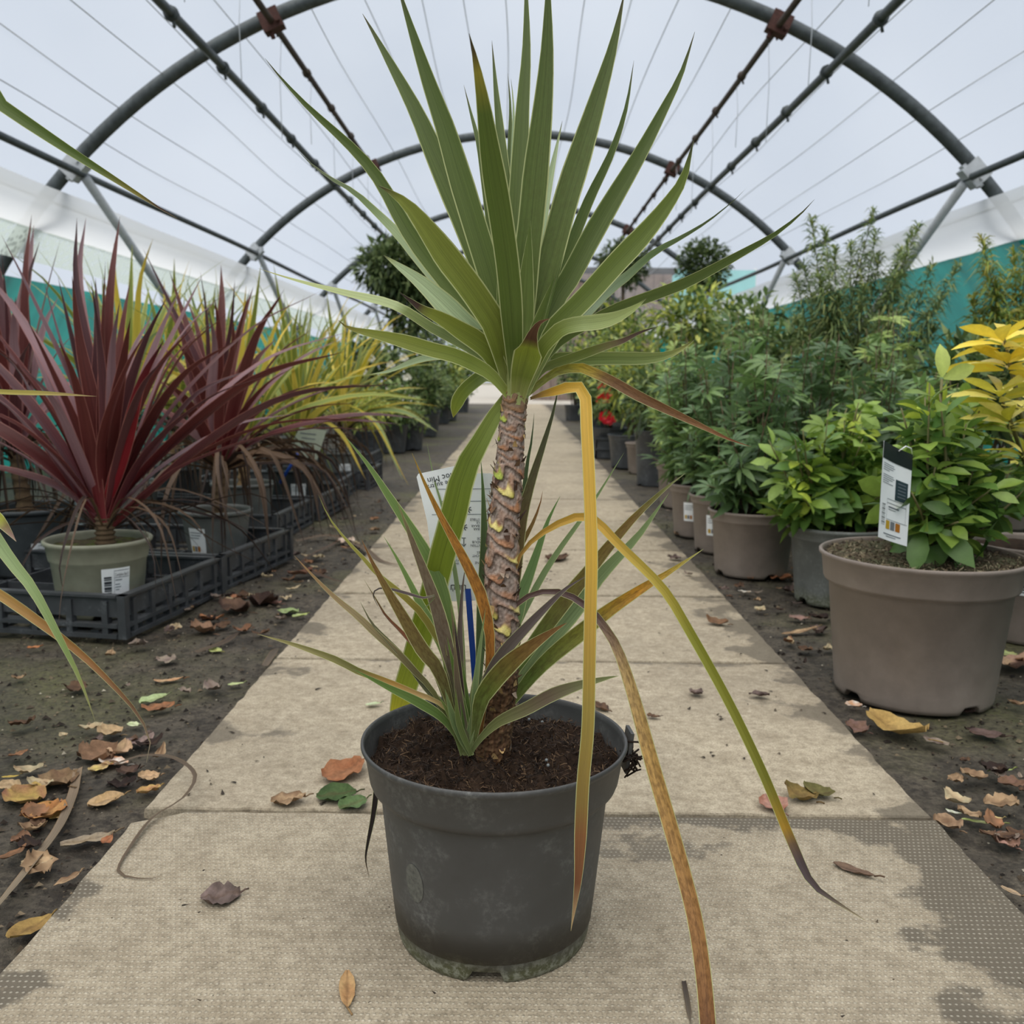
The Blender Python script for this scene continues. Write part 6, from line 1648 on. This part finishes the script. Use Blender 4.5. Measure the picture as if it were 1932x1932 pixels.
LT = [
 (379, 1702, 454, 1690, .9, MAU, c(92, 78, 72), .2, 'crumpled mauve-brown leaf alone on the nearest slab', .5), (655, 1838, 655, 1907, .25, c(196, 160, 112), c(170, 126, 84), .08, 'tan oval leaf on the slab left of the pot foot', .2),
 (614, 1475, 684, 1444, .55, ORG, c(150, 92, 58), .2, 'orange-brown leaf on the slab left of the pot', .1), (512, 1514, 578, 1511, .6, TAN, BRN, .2, 'pale tan crumpled leaf in the slab joint left of the green leaf', .4),
 (597, 1505, 672, 1500, .62, DGR, c(60, 80, 42), .05, 'dark green fresh leaf against the pot on the left', .0), (640, 1527, 692, 1512, .6, c(100, 122, 78), c(84, 106, 62), .05, 'smaller paler green leaf tucked under the dark green one', .0),
 (1572, 1632, 1649, 1660, .28, c(128, 104, 86), c(96, 76, 64), .1, 'rolled brown leaf on the nearest slab, right of the pot', .2), (1476, 1497, 1540, 1512, .7, c(150, 122, 72), c(110, 96, 52), .5, 'curled olive-tan leaf on the joint right of the pot', .1),
 (1515, 1490, 1573, 1508, .6, c(118, 112, 66), c(92, 86, 48), .4, 'olive folded leaf beside the curled tan one', .1), (1445, 1508, 1476, 1536, .6, PNK, c(160, 106, 84), .2, 'pinkish leaf on the joint touching the long drooping blade', .1),
 (1638, 1352, 1748, 1390, .5, c(200, 168, 104), c(172, 138, 80), .35, 'large folded tan leaf in front of the big taupe pot', .05), (1829, 1375, 1897, 1385, .45, c(110, 90, 84), c(84, 66, 62), .08, 'flat dark mauve leaf right of the folded tan leaf', .2),
 (1597, 1322, 1627, 1331, .7, WHT, c(206, 140, 80), .3, 'white petal with an orange base left of the big taupe pot', .0), (1599, 1361, 1637, 1376, .7, c(124, 96, 90), BRN, .3, 'pinkish-brown crumpled leaf left of the folded tan leaf', .4),
 (1742, 1388, 1791, 1399, .4, GRY, MAU, .2, 'grey leaf just right of the folded tan leaf', .3), (1768, 1535, 1811, 1563, .6, c(176, 146, 116), BRN, .3, 'tan curled leaf at the right edge of the path', .3),
 (1815, 1536, 1889, 1551, .16, c(170, 184, 110), c(190, 196, 140), .05, 'pale green strip of leaf on the right soil', .0), (1785, 1520, 1815, 1530, .3, WHT, PGR, .2, 'whitish shred beside the pale green strip', .3),
 (1863, 1447, 1911, 1447, .2, c(160, 178, 100), PGR, .05, 'bright green sliver on the soil at the right edge', .0), (1883, 1467, 1935, 1476, .7, c(124, 94, 80), BRN, .2, 'mauve-brown leaf cut by the right edge', .4),
 (1883, 1567, 1918, 1594, .7, PNK, BRN, .3, 'pinkish-brown scrap low at the right edge', .4), (1890, 1663, 1928, 1685, .3, TAN, GRY, .1, 'narrow tan leaf on the soil in the lower right', .1), (1866, 1532, 1893, 1538, .35, c(222, 200, 130), TAN, .1, 'small pale yellow leaf above the pale green strip', .0),
 (1445, 1083, 1494, 1090, .55, ORG, c(140, 86, 56), .3, 'orange-brown leaf at the foot of the clean taupe pot', .3), (1332, 1173, 1373, 1179, .5, c(140, 104, 76), BRN, .4, 'brown curled leaf on the third slab, right of the plant', .2), (1476, 1190, 1541, 1185, .2, TAN, BRN, .1, 'long tan sliver beside the path on the right', .1),
 (1489, 1161, 1524, 1165, .5, PNK, MAU, .2, 'pinkish leaf on soil below the scuffed grey pot', .2), (1393, 1112, 1417, 1115, .5, WHT, TAN, .2, 'whitish fragment on the right soil below the clean taupe pot', .2), (1898, 1257, 1940, 1240, .6, PNK, TAN, .2, 'pinkish leaf at the right edge beside the big taupe pot', .2),
 (1880, 1225, 1920, 1233, .4, PGR, c(190, 190, 120), .2, 'greenish leaf at the right edge above the pinkish one', .2), (1119, 1330, 1146, 1342, .5, BRN, DBR, .1, 'brown leaf on the slab just behind the pot on the right', .2), (1220, 1352, 1245, 1355, .4, DBR, BRN, .1, 'small dark scrap on the slab behind the pot on the right', .4),
 (188, 1374, 228, 1381, .8, c(196, 168, 128), TAN, .4, 'crumpled tan leaf above the left litter pile', .3), (210, 1422, 240, 1402, .8, c(206, 170, 138), TAN, .5, 'pale curled leaf on top of the left litter pile', .2), (167, 1409, 207, 1430, .7, c(150, 116, 90), BRN, .4, 'brown curled leaf at the left of the litter pile', .3),
 (239, 1402, 292, 1391, .6, c(160, 136, 128), MAU, .5, 'grey-mauve curled leaf behind the litter pile', .2), (188, 1429, 240, 1436, .5, WHT, c(206, 128, 60), .2, 'white and orange petal in the left litter pile', .0), (167, 1450, 207, 1438, .6, c(206, 182, 110), TAN, .3, 'pale yellow leaf under the white petal', .1),
 (219, 1457, 264, 1443, .6, c(104, 82, 70), DBR, .4, 'dark brown leaf in the left litter pile', .4), (203, 1480, 257, 1470, .6, c(36, 28, 26), DBR, .5, 'blackened leaf below the left litter pile', .5), (260, 1463, 302, 1457, .8, c(206, 170, 132), TAN, .4, 'pale crumpled leaf right of the blackened leaf', .4),
 (258, 1492, 302, 1477, .5, c(206, 172, 104), ORG, .2, 'yellow-tan leaf below the pale crumpled leaf', .3), (165, 1512, 234, 1496, .5, c(190, 156, 108), TAN, .1, 'flat tan leaf left of the path below the pile', .2), (20, 1486, 76, 1508, .55, YEL, c(150, 96, 84), .2, 'yellow leaf with purple stain at the far left', .1),
 (-4, 1477, 38, 1477, .7, c(196, 172, 134), TAN, .2, 'tan leaf cut by the left edge', .3), (2, 1460, 35, 1457, .3, YEL, c(214, 186, 90), .1, 'small yellow leaf at the left edge', .0), (56, 1548, 112, 1508, .65, c(196, 148, 92), c(176, 116, 66), .2, 'orange-tan oval leaf among the left litter', .05),
 (92, 1538, 132, 1524, .5, TAN, YEL, .2, 'tan leaf under the orange-tan oval one', .1), (112, 1510, 136, 1500, .6, PNK, BRN, .3, 'small pinkish scrap right of the orange-tan oval leaf', .3), (92, 1453, 128, 1484, .5, c(150, 124, 92), BRN, .2, 'ragged brown leaf above the orange-tan oval one', .4),
 (113, 1592, 215, 1561, .33, c(166, 146, 116), GRY, .1, 'long grey-tan oak-like leaf left of the nearest slab', .5), (192, 1584, 211, 1572, .6, ORG, c(150, 80, 50), .3, 'small orange curl beside the long grey-tan leaf', .1), (32, 1588, 49, 1568, .7, c(150, 108, 84), BRN, .5, 'brown rolled leaf at the lower left', .2),
 (14, 1768, 95, 1719, .4, c(176, 146, 84), c(140, 110, 64), .15, 'long yellow-brown leaf at the lower left edge of the path', .05), (102, 1662, 151, 1640, .35, TAN, BRN, .1, 'tan leaf on the soil left of the nearest slab', .3), (264, 1322, 315, 1308, .55, c(176, 192, 140), PGR, .1, 'pale green leaf on the soil by the left crate', .0),
 (266, 1335, 329, 1327, .4, c(182, 122, 84), BRN, .3, 'orange-brown leaf touching the pale green leaf', .4), (241, 1359, 261, 1363, .5, c(216, 220, 180), PGR, .1, 'small whitish green leaf above the litter pile', .0), (290, 1283, 346, 1276, .3, c(190, 138, 98), TAN, .2, 'narrow orange-tan leaf on the left soil', .1), (430, 1287, 460, 1284, .4, PGR, c(200, 206, 150), .1, 'pale green leaf on soil beside the second slab', .0),
 (376, 1167, 421, 1162, .6, c(182, 122, 84), ORG, .4, 'orange-brown curled leaf beside the nearest crate', .2), (437, 1122, 459, 1126, .5, c(190, 124, 92), ORG, .2, 'small orange leaf behind the curled one beside the crate', .2), (393, 1221, 417, 1225, .5, c(196, 196, 116), PGR, .2, 'yellow-green leaf on the soil beside the nearest crate', .0),
 (526, 1148, 562, 1153, .6, c(150, 170, 110), PGR, .1, 'fresh green leaf in the litter against the third slab', .1), (552, 1160, 580, 1155, .4, c(186, 196, 110), PGR, .1, 'lime leaf in the litter against the third slab', .0), (365, 1180, 402, 1190, .6, c(166, 130, 104), BRN, .4, 'brown leaf in the litter by the crate corner', .5), (440, 1188, 474, 1182, .6, c(150, 104, 78), BRN, .4, 'reddish leaf in the litter by the path edge', .5),
 (420, 1140, 470, 1150, .6, c(120, 92, 74), DBR, .4, 'large crumpled brown leaf in the litter behind the crate corner', .5), (480, 1130, 520, 1140, .7, c(84, 60, 50), DBR, .5, 'dark crumpled leaf in the litter by the path edge', .5), (500, 1132, 530, 1136, .5, PNK, c(190, 130, 110), .3, 'pink-tan leaf over the dark crumpled one', .2), (51, 1218, 76, 1216, .4, c(196, 124, 76), ORG, .2, 'small orange leaf in front of the nearest crate', .2),
 (640, 1024, 664, 1018, .7, c(232, 220, 204), c(210, 180, 160), .3, 'white crumpled petal on the soil by the fourth slab', .3), (545, 1085, 590, 1075, .4, c(128, 84, 70), BRN, .3, 'reddish dry leaf on soil behind the crates', .3), (1030, 1060, 1070, 1052, .4, DBR, BRN, .2, 'dark scrap on the joint behind the trunk', .4), (690, 1332, 718, 1330, .4, c(196, 204, 170), PGR, .05, 'pale green scrap on the second slab behind the pot', .0)]
for i, (x1, y1, x2, y2, asp, ca, cb, curl, lb, jag) in enumerate(LT):
    litter('fallen_leaf', x1, y1, x2, y2, asp, ca, cb, curl, lb, i + 1, True, jag)
rs = random.Random(77)
zones = [(300, 600, 1040, 1200, 58, 'left'), (480, 760, 900, 1040, 46, 'left'), (20, 420, 1210, 1480, 20, 'left'), (1290, 1560, 1060, 1330, 34, 'right'), (1790, 1932, 1200, 1650, 20, 'right'), (1230, 1330, 930, 1080, 8, 'right'), (0, 120, 1500, 1640, 8, 'left')]
for (xa, xb, ya, yb, n, side) in zones:
    k = 0
    while k < n:
        x, y = rs.uniform(xa, xb), rs.uniform(ya, yb)
        g_ = gr(x, y)
        if PX0 - .03 < g_.x < PX1 + .03: 
            if rs.random() < .93: continue
        a = rs.uniform(0, PI); L = rs.uniform(.012, .045)
        p1, p2 = rs.choice([(BRN, DBR), (TAN, BRN), (DBR, c(44, 34, 30)), (GRY, MAU), (ORG, BRN), (MAU, DBR), (c(196, 184, 150), TAN)])
        o = litter('fallen_leaf', x, y, x + 10, y, rs.uniform(.3, .7), p1, p2, rs.uniform(.1, .5), f'small dry leaf scrap scattered on the {side} soil', 300 + k * 7 + int(x), False, .5, .25, f'small leaf scraps on the {side} soil')
        s_ = L / max(1e-4, (gr(x + 10, y) - g_).length)
        o.scale = (s_, s_, s_); o.rotation_euler.z = a
        k += 1
# dry blades lying on the ground
def ground_blade(pxs, w, stops, label, zs_=None, name='dry_leaf_blade'):
    P3 = [gr(x, y, (zs_[i] if zs_ else .004)) for i, (x, y) in enumerate(pxs)]
    o0 = P3[0].copy(); o0.z = 0
    o = blade(name, [p - o0 for p in P3], w, stops, M_DRY, None, (0, 0, 1), .15, .3, .3, base=.9, n=28, tip0=.7)
    o.location = o0
    return tag(o, label, 'leaf')
ground_blade([(147, 1448), (143, 1470), (136, 1500), (110, 1560), (50, 1640), (0, 1702), (-60, 1780)], .0062, [(0, c(150, 128, 104)), (.3, c(128, 112, 94)), (1, c(150, 134, 112))], 'long grey-brown dry blade lying on the left soil')
ground_blade([(215, 1442), (270, 1425), (330, 1430), (368, 1462), (345, 1505), (290, 1540), (250, 1590), (222, 1642), (250, 1655), (285, 1658), (314, 1648)], .0026, [(0, c(98, 84, 70)), (1, c(104, 88, 72))], 'thin curling dry blade looped onto the nearest slab', [.004, .012, .02, .022, .014, .008, .006, .004, .004, .004, .004])
ground_blade([(500, 1255), (515, 1232), (526, 1222)], .006, [(0, c(110, 96, 82)), (1, c(88, 78, 66))], 'short grey stick of dry leaf against the second slab', None, 'dry_stick')
ground_blade([(1290, 1850), (1297, 1890), (1303, 1932)], .0022, [(0, c(70, 60, 54)), (1, c(120, 108, 92))], 'thin dark dry shred on the slab beside the orange drooping blade')
ground_blade([(560, 1020), (620, 1010), (680, 1030), (720, 1058), (770, 1068)], .007, [(0, c(104, 88, 74)), (1, c(120, 104, 88))], 'dry blade on the soil running to the fourth slab')
ground_blade([(640, 1020), (570, 1060), (620, 1090), (660, 1100)], .005, [(0, c(104, 78, 66)), (1, c(86, 70, 60))], 'reddish dry blade on the soil left of the third slab')
ground_blade([(370, 1230), (420, 1212), (452, 1192)], .005, [(0, c(96, 82, 68)), (1, c(80, 66, 56))], 'brown twig-like blade by the crate corner')
# loose crumbs of soil and chips
cr_ = MB()
rs = random.Random(15)
for i in range(16000):
    side = rs.random() < .5
    y = .55 + 3.4 * rs.random() ** 1.4
    x = rs.uniform(PX1 + .005, 1.5) if side else rs.uniform(-1.1, PX0 - .005)
    s_ = rs.uniform(.0008, .003) if rs.random() < .88 else rs.uniform(.003, .007)
    k = rs.choice([c(38, 32, 28), c(46, 38, 32), c(60, 50, 42), c(90, 78, 64), c(132, 116, 94)]) if rs.random() < .97 else c(190, 180, 160)
    n0 = len(cr_.v)
    for v in ((1, 0, 0), (-.5, .8, 0), (-.5, -.8, 0), (0, 0, .7)):
        cr_.v.append((x + v[0] * s_ * rs.uniform(.6, 1.4), y + v[1] * s_ * rs.uniform(.6, 1.4), -0.010 + .012 * noise.noise(Vector((x * 3, y * 3, 0))) + v[2] * s_)); cr_.c.append((*k, 0)); cr_.s.append((0, 0, 0))
    cr_.f += [(n0, n0 + 1, n0 + 3), (n0 + 1, n0 + 2, n0 + 3), (n0 + 2, n0, n0 + 3)]
for i in range(330):
    x, y = rs.uniform(PX0 + .01, PX1 - .01), .5 + 2.6 * rs.random() ** 1.2
    s_ = rs.uniform(.0008, .003)
    k = rs.choice([c(60, 52, 44), c(90, 78, 64), c(44, 38, 34)])
    n0 = len(cr_.v)
    e_ = rs.uniform(1, 3.5); a = rs.uniform(0, PI)
    for v in ((1, 0, 0), (-.5, .8, 0), (-.5, -.8, 0), (0, 0, .6)):
        vx, vy = v[0] * e_, v[1]
        cr_.v.append((x + (vx * math.cos(a) - vy * math.sin(a)) * s_, y + (vx * math.sin(a) + vy * math.cos(a)) * s_, .0012 + v[2] * s_)); cr_.c.append((*k, 0)); cr_.s.append((0, 0, 0))
    cr_.f += [(n0, n0 + 1, n0 + 3), (n0 + 1, n0 + 2, n0 + 3), (n0 + 2, n0, n0 + 3)]
tag(cr_.build('soil_debris', M_LIT, None, False), 'loose crumbs of soil and chips strewn beside the path', 'debris', None, 'stuff')
